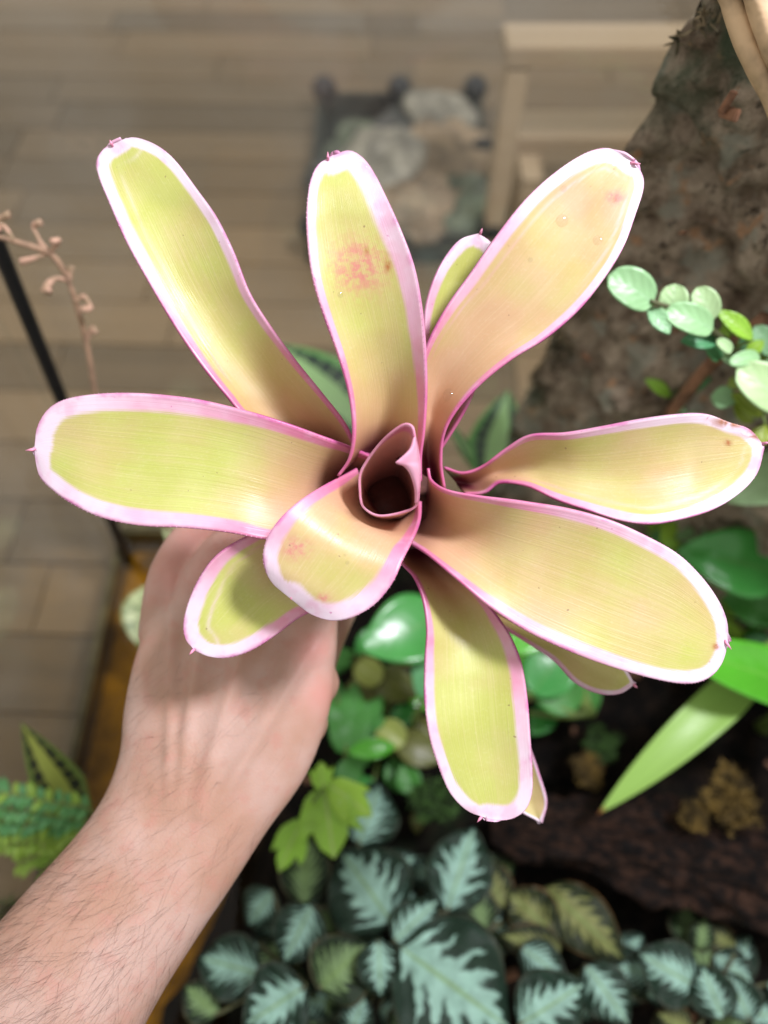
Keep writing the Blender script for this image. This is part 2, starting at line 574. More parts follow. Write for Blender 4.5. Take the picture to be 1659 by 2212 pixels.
M['palewood'] = wood_material("pale_wood", (0.30, 0.215, 0.125), (0.56, 0.43, 0.28), 3, 45)
M['cork'] = cork_material()
M['soil'] = soil_material()
M['sand'] = simple("sand_bed", (0.34, 0.27, 0.085), 0.8, 0.35, 45, bump=0.002)
M['glass'] = glass_material()
M['water'] = water_material()
M['base'] = simple("tank_base", (0.045, 0.04, 0.018), 0.35, 0.3, 20)
M['seal'] = simple("silicone_seal", (0.10, 0.085, 0.035), 0.3, 0.3, 60)
M['black'] = simple("black_plastic", (0.006, 0.006, 0.007), 0.4, 0.3, 60)
M['dry'] = simple("dry_stalk", (0.30, 0.19, 0.12), 0.7, 0.35, 120, bump=0.001)
M['dryt'] = simple("dry_flower", (0.46, 0.33, 0.19), 0.7, 0.4, 160, c2=(0.60, 0.36, 0.26))
M['twig'] = simple("tan_twig", (0.52, 0.37, 0.22), 0.7, 0.35, 60, bump=0.002)
M['drift'] = driftwood_material()
M['moss'] = simple("golden_moss", (0.13, 0.085, 0.018), 0.9, 0.7, 90)
M['mossg'] = simple("green_moss", (0.035, 0.085, 0.015), 0.9, 0.6, 150)
M['bark'] = simple("bark_chip", (0.22, 0.11, 0.06), 0.8, 0.5, 70, bump=0.002)
M['stone'] = simple("pale_stone", (0.27, 0.25, 0.20), 0.7, 0.45, 28, bump=0.003)
M['traydk'] = simple("dark_tray", (0.030, 0.032, 0.024), 0.6, 0.4, 40)
k_ = NT("water_drop")
M['drop'] = k_.bsdf((1, 1, 1), 0.02, None, 0.5)
k_.t.nodes.clear()
k_.out = k_.n('ShaderNodeOutputMaterial')
_t, _g, _m, _l = k_.n('ShaderNodeBsdfTransparent'), k_.n('ShaderNodeBsdfGlossy'), k_.n('ShaderNodeMixShader'), k_.n('ShaderNodeLayerWeight')
_t.inputs[0].default_value = (0.96, 0.96, 0.96, 1)
_g.inputs['Roughness'].default_value = 0.05
_f = k_.math('ADD', k_.math('MULTIPLY', k_.math('POWER', _l.outputs['Facing'], 4.0), 0.5), 0.04)
k_.t.links.new(_f, _m.inputs[0])
k_.t.links.new(_t.outputs[0], _m.inputs[1])
k_.t.links.new(_g.outputs[0], _m.inputs[2])
k_.t.links.new(_m.outputs[0], k_.out.inputs[0])


def sphere(c, r, seg=14, rings=9):
    verts, faces = [], []
    for i in range(rings + 1):
        ph = math.pi * i / rings
        for j in range(seg):
            th = 2 * math.pi * j / seg
            verts.append(c + Vector((math.sin(ph) * math.cos(th), math.sin(ph) * math.sin(th), math.cos(ph))) * r)
    for i in range(rings):
        for j in range(seg):
            k = (j + 1) % seg
            faces.append((i * seg + j, (i + 1) * seg + j, (i + 1) * seg + k, i * seg + k))
    return verts, faces



# ------------------------------------------------------------------ leaf builders
def prof(shape, u):
    if shape == 'ovate':
        return (math.sin(math.pi * u ** 0.78) ** 0.75) if 0 < u < 1 else 0.0
    if shape == 'round':
        return math.sqrt(max(0.0, 1 - (2 * u - 1) ** 2)) ** 0.9
    if shape == 'obovate':
        return (math.sin(math.pi * u ** 1.35) ** 0.7) if 0 < u < 1 else 0.0
    if shape == 'ellip':
        return (math.sin(math.pi * u) ** 0.8) if 0 < u < 1 else 0.0
    if shape == 'strap':
        return min(1.0, 0.55 + 1.2 * u) * (1 - max(0.0, (u - 0.35) / 0.65) ** 2.3)
    if shape == 'lance':
        return min(1.0, 0.5 + 1.4 * u) * (1 - max(0.0, (u - 0.3) / 0.7) ** 1.7)
    return 1.0


def leaf_mesh(base, tip, width, shape='ovate', arch=0.1, fold=0.15, nrm=None, nu=18, nv=10, wave=0.0, seed=0.0, droop=0.0):
    base, tip = Vector(base), Vector(tip)
    ax = tip - base
    L = ax.length
    a = ax.normalized()
    if nrm is None:
        nrm = ((CAM - (base + tip) / 2).normalized() * 0.65 + Vector((0, 0, 0.5)))
    n = (nrm - a * nrm.dot(a)).normalized()
    s = a.cross(n)
    verts, faces, al, ac = [], [], [], []
    for i in range(nu + 1):
        u = i / nu
        c = base + ax * u + n * (arch * L * math.sin(math.pi * u) - droop * L * u * u)
        w = max(prof(shape, u), 0.015) * width / 2
        for j in range(nv + 1):
            v = -1 + 2 * j / nv
            off = fold * width * (v * v - 0.35) * prof(shape, u)
            if wave:
                off += wave * width * noise.noise(Vector((u * 5, v * 1.6, seed * 9.1))) * (0.3 + abs(v))
            verts.append(c + s * (w * v) + n * off)
            al.append(u)
            ac.append(v)
    k = nv + 1
    for i in range(nu):
        for j in range(nv):
            faces.append((i * k + j, i * k + j + 1, (i + 1) * k + j + 1, (i + 1) * k + j))
    return mesh_from(verts, faces, True, {"along": al, "across": ac})


def wpx(w, P):
    return w / FPX * (P - CAM).dot(FWD)


def solid(o, th=0.0006, off=0.0):
    md = o.modifiers.new("thickness", 'SOLIDIFY')
    md.thickness = th
    md.offset = off
    return o


def leaf(parent, base, tip, width, mat, th=0.0007, name="leaf", **kw):
    o = link(name, leaf_mesh(base, tip, width, **kw), mat, parent)
    return solid(o, th)


LOBED = [(0, 0.0), (0.14, 0.0), (0.27, 0.10), (0.36, 0.22), (0.40, 0.36), (0.44, 0.52), (0.43, 0.70), (0.34, 0.62), (0.26, 0.56),
         (0.24, 0.68), (0.16, 0.82), (0.08, 0.92), (0.0, 1.0)]


def lobed_leaf(parent, base, tip, width, mat, fold=0.15, seed=1, droop=0.1):
    base, tip = Vector(base), Vector(tip)
    ax = tip - base
    L = ax.length
    a = ax.normalized()
    nrm = (CAM - base).normalized() * 0.6 + Vector((0, 0, 0.5))
    n = (nrm - a * nrm.dot(a)).normalized()
    s = a.cross(n)
    r = random.Random(seed)
    half = LOBED
    outl = [(x * r.uniform(.9, 1.1), y) for x, y in half] + [(-x * r.uniform(.9, 1.1), y) for x, y in reversed(half[1:-1])]
    # small serration between the lobe points
    fine = []
    for i, (x, y) in enumerate(outl):
        x2, y2 = outl[(i + 1) % len(outl)]
        for f in (0, .25, .5, .75):
            k = 1.0 + (0.05 if f in (.25, .75) else 0.0)
            fine.append(((x + (x2 - x) * f) * k, (y + (y2 - y) * f - .45) * k + .45))
    rings = 6
    verts, faces, al, ac = [], [], [], []
    c0 = (0.0, 0.42)
    N = len(fine)

    def P(x, y):
        off = fold * width * (abs(x) * 2) ** 1.5 * 0.6 - droop * L * y * y + 0.03 * width * noise.noise(Vector((x * 6, y * 6, seed)))
        return base + a * (L * y) + s * (width * x) + n * off
    verts.append(P(*c0)); al.append(c0[1]); ac.append(0)
    for k in range(1, rings + 1):
        f = k / rings
        for (x, y) in fine:
            X, Y = c0[0] + (x - c0[0]) * f, c0[1] + (y - c0[1]) * f
            verts.append(P(X, Y)); al.append(Y); ac.append(X * 2)
    for j in range(N):
        faces.append((0, 1 + j, 1 + (j + 1) % N))
    for k in range(rings - 1):
        for j in range(N):
            p, q = 1 + k * N, 1 + (k + 1) * N
            faces.append((p + j, q + j, q + (j + 1) % N, p + (j + 1) % N))
    o = link("leaf", mesh_from(verts, faces, True, {"along": al, "across": ac}), mat, parent)
    return solid(o)


# ------------------------------------------------------------------ setting: floor, soil, water, tank
SOIL_Z = 0.07
floor = link("floor", box_mesh(-1.6, 1.6, -0.8, 2.6, -0.06, -0.012), M['floor'], kind="structure")
PW = 0.083
rot = math.radians(-1.6)
R2 = Matrix.Rotation(rot, 4, 'Z')
plank_lens = [0.36, 0.48, 0.60]
plank_me = [box_mesh(-l / 2 + .0007, l / 2 - .0007, -PW / 2 + .0007, PW / 2 - .0007, -0.011, 0.0, 0.0012) for l in plank_lens]
for me in plank_me:
    me.materials.append(M['plank'])
row = 0
y = -0.25
while y < 2.5:
    xmax = 0.75 + 0.45 * max(0.2, y)
    x = -xmax - random.uniform(0, 0.5)
    while x < xmax:
        i = random.randrange(3)
        l = plank_lens[i]
        o = link("plank", plank_me[i], None, floor)
        o.location = R2 @ Vector((x + l / 2, y, random.uniform(-0.0006, 0.0004)))
        o.rotation_euler = (0, 0, rot)
        x += l
    y += PW

XL, YB = -0.272, 0.388
tank = thing("terrarium", "open glass terrarium with clear panes standing on the plank floor", "terrarium")
TOP = CAM_Z - 0.09
link("glass_pane", box_mesh(XL, 0.60, YB, YB + 0.006, 0.030, TOP), M['glass'], tank)
link("glass_pane", box_mesh(XL - 0.006, XL, -0.34, YB + 0.006, 0.030, TOP), M['glass'], tank)
link("base_plate", box_mesh(XL - 0.008, 0.62, -0.34, YB + 0.008, 0.0, 0.029, 0.002), M['base'], tank)
link("seal_strip", box_mesh(XL + 0.0002, XL + 0.006, -0.33, YB - 0.0002, 0.0292, 0.072, 0.003), M['seal'], tank)
link("seal_strip", box_mesh(XL + 0.0063, 0.12, YB - 0.010, YB - 0.0003, 0.0292, 0.080, 0.003), M['seal'], tank)


def soil_h(x, y):
    h = SOIL_Z - 0.005
    bank = 1 / (1 + math.exp(-(x + 0.135 - 0.03 * math.sin(y * 14)) / 0.010))
    h = 0.034 + (h - 0.034) * bank
    h += bank * (0.016 * noise.noise(Vector((x * 9, y * 9, 0.3))) + 0.007 * noise.noise(Vector((x * 42, y * 42, 1.7)))
                 + 0.0035 * noise.noise(Vector((x * 120, y * 120, 4.1))))
    return h


def grid_mesh(x0, x1, y0, y1, nx, ny, fn):
    verts = [(x0 + (x1 - x0) * i / nx, y0 + (y1 - y0) * j / ny, 0) for j in range(ny + 1) for i in range(nx + 1)]
    verts = [(x, y, fn(x, y)) for x, y, _ in verts]
    faces = [(j * (nx + 1) + i, j * (nx + 1) + i + 1, (j + 1) * (nx + 1) + i + 1, (j + 1) * (nx + 1) + i)
             for j in range(ny) for i in range(nx)]
    return mesh_from(verts, faces)


soil = link("soil", grid_mesh(-0.17, 0.59, -0.33, YB - 0.011, 190, 170, soil_h), M['soil'], kind="structure")
link("sand_bed", grid_mesh(XL + 0.0065, -0.11, -0.33, YB - 0.011, 30, 60,
                           lambda x, y: 0.040 + 0.006 * noise.noise(Vector((x * 20, y * 20, 2)))), M['sand'], kind="structure")
link("water", grid_mesh(XL + 0.0062, -0.115, -0.33, YB - 0.0103, 8, 20, lambda x, y: 0.066), M['water'], kind="structure")

# cork bark background, leaning along the right side
CW0, CW1 = Vector((0.108, 0.384)), Vector((0.62, 0.06))
cdir = (CW1 - CW0).normalized()
cn = Vector((-cdir.y, cdir.x))
if cn.y > 0:
    cn = -cn


def cork_pt(s, z, extra=0.0):
    """s metres along the slab, z height"""
    lean = 0.15 * (z - 0.25)
    p = CW0 + cdir * (s + (lean * 0.7 if s < 0.1 else lean * 0.7 * max(0, 1 - (s - 0.1) / 0.3)))
    q = Vector((p.x, p.y, z))
    d = 0.030 * noise.fractal(q * 9, 1.0, 2.0, 3) + 0.014 * noise.noise(q * 38) + 0.009 * noise.noise(q * 95)
    d += 0.012 * max(0.0, noise.noise(q * 20 + Vector((3, 1, 2)))) + extra
    return Vector((p.x + cn.x * d, p.y + cn.y * d, z))


NS, NZ = 190, 190
cv, cf = [], []
for j in range(NZ + 1):
    for i in range(NS + 1):
        z = 0.045 + (TOP - 0.02 - 0.045) * j / NZ
        s = 0.56 * i / NS
        if i == 0:
            s += 0.018 * noise.noise(Vector((0, 0, z * 22)))
        cv.append(cork_pt(s, z))
nb = len(cv)
for v in list(cv):
    cv.append(v - Vector((cn.x, cn.y, 0)) * 0.02 - Vector((0, 0, 0)))
for j in range(NZ):
    for i in range(NS):
        a = j * (NS + 1) + i
        cf.append((a, a + 1, a + NS + 2, a + NS + 1))
for j in range(NZ):
    a = j * (NS + 1)
    b = a + NS + 1
    cf.append((a, b, b + nb, a + nb))
cork = link("cork_slab", mesh_from(cv, cf), M['cork'])
tag(cork, "rough brown slab of cork bark rising along the side of the terrarium", "cork bark")


ev, ef = [], []
er = random.Random(12)
for i in range(2600):
    z = er.uniform(0.10, TOP - .03)
    s_ = abs(er.gauss(0, .010))
    p = cork_pt(s_ + .018 * noise.noise(Vector((0, 0, z * 22))), z, .001)
    if noise.noise(p * 26) < -0.05:
        continue
    d = Vector((er.gauss(-.5, .8), er.gauss(-.4, .8), er.gauss(0, .8))).normalized()
    sd = d.cross(Vector((er.gauss(0, 1), er.gauss(0, 1), er.gauss(0, 1)))).normalized()
    L, wd = er.uniform(.003, .008), er.uniform(.0004, .0010)
    b = len(ev)
    ev += [p - sd * wd, p + sd * wd, p + d * L * .6 + sd * wd * .8, p + d * L, p + d * L * .6 - sd * wd * .8]
    ef.append((b, b + 1, b + 2, b + 3, b + 4))
link("moss_fringe", mesh_from(ev, ef), simple("fringe_moss", (0.12, 0.13, 0.06), 0.9, 0.6, 60, c2=(0.26, 0.20, 0.12)), cork, kind="stuff")


def cork_hit(px, py, off=0.0):
    d = ray(px, py)
    # plane through CW0 with normal cn
    t = (CW0.x * cn.x + CW0.y * cn.y) / (d.x * cn.x + d.y * cn.y)
    p = CAM + d * t
    return p + Vector((cn.x, cn.y, 0)) * off


# ------------------------------------------------------------------ bromeliad
brom = thing("bromeliad", "pink margined bromeliad rosette with yellow green leaves held up by the hand", "plant")


def brom_leaf(pairs, tip, tkeys, fold, mw, tan=0.2, stripes=(), red=(), brown=(), spine=None, nu=88, nv=40,
              label=None, maroon=0.10, wave=0.5, teeth=True, drops=(), bow=(0, 0)):
    E1 = catmull([p[0] for p in pairs] + [tip], nu + 1)
    E2 = catmull([p[1] for p in pairs] + [tip], nu + 1)
    us = np.linspace(0, 1, nu + 1)
    mid_ = (E1 + E2) / 2
    arc = np.concatenate([[0], np.cumsum(np.linalg.norm(np.diff(mid_, axis=0), axis=1))])
    tipd = arc[-1] - arc
    au = arc / arc[-1]
    ts = np.interp(au, [k[0] for k in tkeys], [k[1] for k in tkeys])
    ker = np.ones(9) / 9
    ts = np.convolve(np.pad(ts, 4, mode='edge'), ker, mode='valid')
    fs = np.interp(au, [k[0] for k in fold], [k[1] for k in fold])
    G = np.zeros((nu + 1, nv + 1, 3))
    seed = pairs[0][0][0] * 0.37
    wmax = np.linalg.norm(E1 - E2, axis=1).max()
    for i in range(nu + 1):
        f = fs[i]
        wpx = np.linalg.norm(E1[i] - E2[i])
        f = min(f, wpx * ts[i] / FPX * 0.9) * min(1.0, tipd[i] / (0.7 * wmax)) ** 1.3
        for j in range(nv + 1):
            v = -1 + 2 * j / nv
            px = E1[i] * (1 - v) / 2 + E2[i] * (1 + v) / 2 + np.array(bow) * (1 - v * v) * max(0.0, 1 - au[i] / 0.34) ** 1.3
            t = ts[i] + f * (0.5 - abs(v) ** 1.9)
            t += 0.0010 * wave * noise.noise(Vector((us[i] * 7, v * 0.7, seed))) * (0.25 + v * v)
            t += 0.0016 * wave * noise.noise(Vector((us[i] * 2.5, v * 1.2, seed + 5)))
            G[i, j] = W(px[0], px[1], t)
    # physical distance to the margin, in margin widths
    P = G.reshape(-1, 3)
    edge1, edge2 = G[:, 0], G[:, -1]

    def mind(E):
        return np.sqrt(((P[:, None, :] - E[None, :, :]) ** 2).sum(-1)).min(1)
    d1, d2 = mind(edge1), mind(edge2)
    uu = np.repeat(us, nv + 1)
    vv = np.tile(np.linspace(-1, 1, nv + 1), nu + 1)
    mw = (mw[0] * 0.86, mw[1] * 0.86)
    basew = np.interp(uu, [0, 0.25, 0.5, 1], [0.45, 0.7, 1.0, 1.0])
    m1, m2 = d1 / (mw[0] * basew), d2 / (mw[1] * basew)
    m = np.minimum(m1, m2)
    stripe = np.zeros_like(m)
    for side, pos, wd in stripes:
        mm = m1 if side == 1 else m2
        stripe = np.maximum(stripe, np.exp(-((mm - pos) / wd) ** 2))
    stripe *= np.interp(uu, [0.12, 0.3, 0.85, 1.0], [0, 1, 1, 0])
    px, py, _ = to_px(P)

    def blots(L):
        a = np.zeros_like(m)
        for (bx, by, rx, ry) in L:
            a = np.maximum(a, np.clip(1.35 * np.exp(-((px - bx) / rx) ** 2 - ((py - by) / ry) ** 2), 0, 1))
        return a
    tanv = np.clip(tan + 0.75 * np.interp(uu, [0.0, 0.22, 0.5], [1, .75, 0]), 0, 1.2)
    mar = np.interp(uu, [0, maroon * 0.5, maroon * 1.6], [1, 1, 0]) * np.clip(1.0 - np.abs(vv) ** 4, 0, 1)
    faces = []
    k = nv + 1
    for i in range(nu):
        for j in range(nv):
            faces.append((i * k + j, i * k + j + 1, (i + 1) * k + j + 1, (i + 1) * k + j))
    me = mesh_from(P, faces, True, {"along": uu, "across": vv, "m": m, "stripe": stripe, "tan": tanv,
                                    "red": blots(red), "brown": blots(brown), "maroon": mar})
    # make the face side look at the camera
    c = G[nu // 2, nv // 2]
    nn = np.cross(G[nu // 2, nv // 2 + 1] - c, G[nu // 2 + 1, nv // 2] - c)
    if np.dot(nn, np.array(CAM) - c) < 0:
        me.flip_normals()
    o = link("leaf", me, M['brom'], brom)
    solid(o, 0.0011, -1.0)
    if label:
        o["label"] = label
    for (dx, dy, dr) in drops:
        q = int(np.argmin((px - dx) ** 2 + (py - dy) ** 2))
        nv_ = Vector(np.cross(G[min(q // k, nu - 1) + 1, q % k] - P[q], G[q // k, max(q % k - 1, 0)] - P[q] if q % k else P[q] - G[q // k, 1])).normalized()
        if nv_.dot(CAM - Vector(P[q])) < 0:
            nv_ = -nv_
        r = dr / FPX * 0.28
        vv_, ff_ = sphere(Vector((0, 0, 0)), r, 16, 10)
        rot_ = nv_.to_track_quat('Z', 'Y')
        vv_ = [Vector(P[q]) + rot_ @ Vector((a_.x * (1.15 if a_.y > 0 else 1), a_.y * 1.1, a_.z * 0.38)) for a_ in vv_]
        link("water_drop", mesh_from(vv_, ff_), M['drop'], o)
    # teeth
    if teeth:
        tv, tf = [], []
        for E, inner in ((edge1, G[:, 2]), (edge2, G[:, -3])):
            acc = 0.0
            for i in range(12, nu):
                acc += np.linalg.norm(E[i] - E[i - 1])
                if acc > 0.0019:
                    acc -= 0.0019 * random.uniform(0.75, 1.3)
                    out = Vector(E[i] - inner[i])
                    if out.length < 1e-6:
                        continue
                    out.normalize()
                    al = Vector(E[i] - E[i - 1]).normalized()
                    nz = out.cross(al)
                    L = random.uniform(0.00025, 0.0006)
                    b = Vector(E[i])
                    st = len(tv)
                    tv += [b - al * .00012 - out * .0002, b + al * .00012 - out * .0002, b + nz * .00012 - out * .0002,
                           b + out * L + al * L * 0.5]
                    tf += [(st, st + 1, st + 3), (st + 1, st + 2, st + 3), (st + 2, st, st + 3)]
        if tv:
            link("marginal_teeth", mesh_from(tv, tf, False), M['tooth'], o, kind="stuff")
    if spine:
        sx, sy, ex, ey = spine
        t = ts[-1] - 0.0005
        p0, p2 = W(sx, sy, t + 0.0010), W(ex, ey, t - 0.001)
        mid = (p0 + p2) / 2 + (CAM - p0).normalized() * 0.0006
        tube("tip_spine", [p0, mid, p2], [0.0006, 0.0006, 0.00012], M['spine'], o, n=7, seg=6)
    return o


# upper centre leaf
U_P = [((733, 1030), (906, 1040)), ((758, 990), (906, 985)), ((766, 930), (913, 930)), ((757, 850), (918, 850)),
       ((733, 768), (917, 760)), ((700, 680), (910, 668)), ((674, 590), (893, 575)), ((663, 490), (860, 485)),
       ((666, 415), (828, 412)), ((676, 375), (805, 368)), ((688, 355), (783, 340)), ((702, 345), (755, 325))]
brom_leaf(U_P, (722, 333), [(0, .303), (.15, .291), (.35, .281), (.6, .272), (.85, .2685), (1, .272)],
          [(0, .022), (.2, .015), (.45, .006), (.8, .003), (1, .003)], (0.0040, 0.0088), tan=0.12,
          red=[(775, 575, 55, 55)], brown=[(838, 570, 6, 14), (793, 545, 5, 5)], spine=(709, 350, 708, 328), drops=[(772, 347, 9), (786, 360, 6), (686, 385, 8), (680, 400, 5), (735, 640, 6)], bow=(0, -55))
# upper left leaf
UL_P = [((760, 1010), (800, 985)), ((655, 965), (772, 975)), ((535, 898), (742, 915)), ((488, 850), (690, 848)),
        ((433, 782), (634, 778)), ((378, 702), (582, 706)), ((324, 612), (538, 635)), ((274, 522), (503, 545)),
        ((237, 438), (466, 470)), ((213, 380), (424, 408)), ((209, 348), (378, 346)), ((220, 326), (337, 313)),
        ((238, 313), (292, 297))]
brom_leaf(UL_P, (263, 302), [(0, .316), (.15, .307), (.4, .298), (.7, .291), (1, .291)],
          [(0, .02), (.25, .012), (.5, .007), (.8, .005), (1, .003)], (0.0056, 0.0046), tan=0.02,
          stripes=[(1, 1.75, .16)], spine=(243, 316, 237, 302))
# left leaf
L_P = [((805, 990), (800, 1110)), ((758, 968), (705, 1135)), ((700, 946), (645, 1160)), ((620, 916), (575, 1163)),
       ((530, 888), (495, 1149)), ((430, 864), (400, 1139)), ((335, 852), (300, 1134)), ((250, 849), (215, 1116)),
       ((182, 854), (150, 1085)), ((132, 866), (106, 1052)), ((100, 888), (86, 1030)), ((80, 925), (78, 1003))]
brom_leaf(L_P, (74, 968), [(0, .312), (.12, .298), (.3, .287), (.6, .280), (.85, .278), (1, .281)],
          [(0, .016), (.2, .009), (.45, .004), (.8, .003), (1, .002)], (0.0082, 0.0072), tan=0.10,
          spine=(80, 970, 55, 973), bow=(-45, 5))
# short front leaf
F_P = [((772, 1012), (906, 1082)), ((737, 1030), (905, 1120)), ((692, 1053), (893, 1160)), ((645, 1083), (872, 1205)),
       ((605, 1120), (848, 1258)), ((578, 1160), (812, 1303)), ((568, 1200), (765, 1332)), ((574, 1235), (718, 1341)),
       ((590, 1262), (672, 1327)), ((608, 1276), (645, 1306))]
brom_leaf(F_P, (630, 1284), [(0, .312), (.10, .300), (.2, .288), (.32, .277), (.5, .2705), (.85, .2705), (1, .275)],
          [(0, .014), (.2, .009), (.4, .003), (.8, .002), (1, .002)], (0.0068, 0.0080), tan=0.62,
          stripes=[(1, 0.55, .09)], red=[(640, 1185, 26, 20), (700, 1290, 12, 8)], spine=(632, 1282, 628, 1296), maroon=0.03, drops=[(751, 1216, 4), (745, 1195, 3)], bow=(-6, 70))
# right lower leaf
RL_P = [((922, 1012), (880, 1160)), ((930, 1040), (890, 1172)), ((965, 1062), (928, 1197)), ((1035, 1075), (985, 1245)),
        ((1130, 1085), (1060, 1310)), ((1225, 1099), (1140, 1363)), ((1320, 1125), (1235, 1408)), ((1400, 1160), (1330, 1443)),
        ((1465, 1197), (1420, 1468)), ((1515, 1245), (1487, 1477)), ((1551, 1295), (1532, 1464)), ((1570, 1340), (1560, 1432))]
brom_leaf(RL_P, (1574, 1386), [(0, .318), (.10, .302), (.25, .290), (.55, .282), (.85, .280), (1, .284)],
          [(0, .028), (.15, .017), (.35, .006), (.7, .003), (1, .002)], (0.0056, 0.0058), tan=0.45,
          brown=[(1548, 1397, 8, 6)], spine=(1562, 1380, 1580, 1403), maroon=0.11, bow=(14, 4))
# upper right leaf
UR_P = [((905, 1015), (958, 1056)), ((903, 950), (950, 1000)), ((903, 880), (956, 937)), ((910, 800), (985, 882)),
        ((930, 735), (1040, 823)), ((970, 660), (1105, 773)), ((1020, 588), (1180, 728)), ((1075, 508), (1250, 668)),
        ((1135, 432), (1305, 600)), ((1200, 372), (1348, 530)), ((1260, 333), (1374, 460)), ((1305, 320), (1390, 408)),
        ((1338, 328), (1387, 375))]
brom_leaf(UR_P, (1368, 349), [(0, .312), (.15, .303), (.35, .292), (.65, .284), (1, .283)],
          [(0, .016), (.25, .013), (.5, .007), (.8, .004), (1, .003)], (0.0058, 0.0038), tan=0.72,
          stripes=[(1, 1.5, .12), (2, 1.6, .15)], red=[(1330, 425, 18, 14)], brown=[(1330, 428, 5, 5)],
          spine=(1362, 352, 1384, 354), drops=[(1210, 478, 13), (1290, 520, 10), (970, 850, 14), (1220, 402, 7), (1150, 560, 5)])
# right leaf
R_P = [((958, 1012), (1005, 1065)), ((1000, 1024), (1045, 1062)), ((1045, 1009), (1080, 1040)), ((1095, 972), (1140, 1047)),
       ((1145, 943), (1205, 1078)), ((1220, 938), (1275, 1102)), ((1300, 924), (1340, 1123)), ((1380, 908), (1402, 1131)),
       ((1460, 897), (1465, 1122)), ((1525, 895), (1540, 1100)), ((1575, 912), (1598, 1065)), ((1620, 928), (1636, 1022))]
brom_leaf(R_P, (1652, 965), [(0, .318), (.15, .310), (.35, .298), (.65, .291), (1, .290)],
          [(0, .010), (.25, .010), (.5, .008), (.8, .006), (1, .003)], (0.0046, 0.0050), tan=0.42,
          stripes=[(2, 1.7, .16)], brown=[(1573, 957, 6, 6), (1582, 912, 40, 11), (1628, 938, 26, 10)],
          spine=(1646, 958, 1664, 956))
# bottom leaf
B_P = [((858, 1180), (930, 1170)), ((868, 1212), (975, 1222)), ((897, 1245), (1025, 1280)), ((916, 1295), (1068, 1328)),
       ((924, 1360), (1100, 1375)), ((919, 1430), (1126, 1435)), ((918, 1510), (1139, 1510)), ((928, 1590), (1145, 1590)),
       ((947, 1655), (1150, 1665)), ((968, 1706), (1149, 1715)), ((993, 1738), (1132, 1753)), ((1018, 1756), (1096, 1771))]
brom_leaf(B_P, (1050, 1767), [(0, .322), (.15, .312), (.35, .302), (.65, .294), (1, .294)],
          [(0, .016), (.25, .010), (.5, .004), (.8, .003), (1, .002)], (0.0050, 0.0064), tan=0.05,
          spine=(1042, 1762, 1031, 1776))
# short lower left leaf
LL_P = [((775, 1090), (830, 1200)), ((650, 1105), (765, 1262)), ((535, 1160), (690, 1308)), ((476, 1195), (640, 1335)),
        ((438, 1238), (590, 1374)), ((411, 1290), (540, 1406)), ((397, 1340), (490, 1421)), ((400, 1378), (450, 1418))]
brom_leaf(LL_P, (419, 1405), [(0, .316), (.2, .303), (.5, .294), (1, .290)],
          [(0, .012), (.3, .010), (.6, .008), (1, .003)], (0.0070, 0.0062), tan=0.06,
          stripes=[(1, 1.6, .14)], spine=(420, 1402, 409, 1414))
# leaf behind, at the back
BK_P = [((870, 1010), (930, 1000)), ((890, 870), (1010, 870)), ((915, 745), (1052, 745)), ((921, 665), (1072, 660)),
        ((940, 600), (1078, 600)), ((965, 550), (1074, 553)), ((995, 517), (1060, 523))]
brom_leaf(BK_P, (1033, 504), [(0, .325), (.3, .312), (.7, .303), (1, .301)],
          [(0, .014), (.3, .010), (.6, .008), (1, .004)], (0.0050, 0.0058), tan=-0.1, spine=(1036, 508, 1042, 493))
# small old leaves low on the stalk
Y1_P = [((850, 1140), (845, 1170)), ((940, 1225), (930, 1255)), ((1060, 1290), (1050, 1330)), ((1165, 1345), (1140, 1385)), ((1250, 1380), (1198, 1425)),
        ((1315, 1412), (1245, 1474)), ((1345, 1437), (1300, 1498)), ((1360, 1458), (1340, 1498))]
brom_leaf(Y1_P, (1371, 1479), [(0, .352), (.3, .345), (.7, .328), (1, .322)],
          [(0, .006), (.6, .005), (1, .003)], (0.0014, 0.0022), tan=0.35, spine=(1368, 1478, 1377, 1486), nu=50, nv=20)
Y2_P = [((840, 1150), (860, 1140)), ((990, 1330), (1040, 1330)), ((1045, 1480), (1100, 1470)), ((1075, 1600), (1135, 1590)), ((1098, 1690), (1162, 1670)),
        ((1118, 1745), (1180, 1735))]
brom_leaf(Y2_P, (1168, 1777), [(0, .355), (.3, .347), (.7, .334), (1, .330)],
          [(0, .006), (.6, .005), (1, .003)], (0.0012, 0.0012), tan=0.5, nu=50, nv=20)

# rolled youngest leaf: a tube open towards the viewer
rim = [(778, 1074, .283), (777, 1028, .281), (792, 996, .278), (817, 962, .273), (842, 937, .268), (872, 917, .264),
       (890, 921, .262), (896, 942, .262), (903, 978, .2635), (907, 1012, .266), (905, 1059, .271), (899, 1092, .276),
       (870, 1106, .278), (830, 1114, .2795), (805, 1110, .2805), (784, 1094, .2815)]
rimP = catmull(rim + [rim[0]], 97)[:-1]
nb_ = len(rimP)
NR = 26
G = np.zeros((NR + 1, nb_, 3))
for j in range(nb_):
    th = math.atan2(rimP[j][1] - 1075, rimP[j][0] - 838)
    bx, by, bt = 838 + 44 * math.cos(th), 1094 + 36 * math.sin(th), 0.338
    for i in range(NR + 1):
        f = i / NR
        e = f ** 0.72
        px = bx + (rimP[j][0] - bx) * e
        py = by + (rimP[j][1] - by) * e
        G[i, j] = W(px, py, bt + (rimP[j][2] - bt) * f)
P = G.reshape(-1, 3)
faces = []
for i in range(NR):
    for j in range(nb_):
        k = (j + 1) % nb_
        faces.append((i * nb_ + j, i * nb_ + k, (i + 1) * nb_ + k, (i + 1) * nb_ + j))
ii = np.repeat(np.arange(NR + 1), nb_)
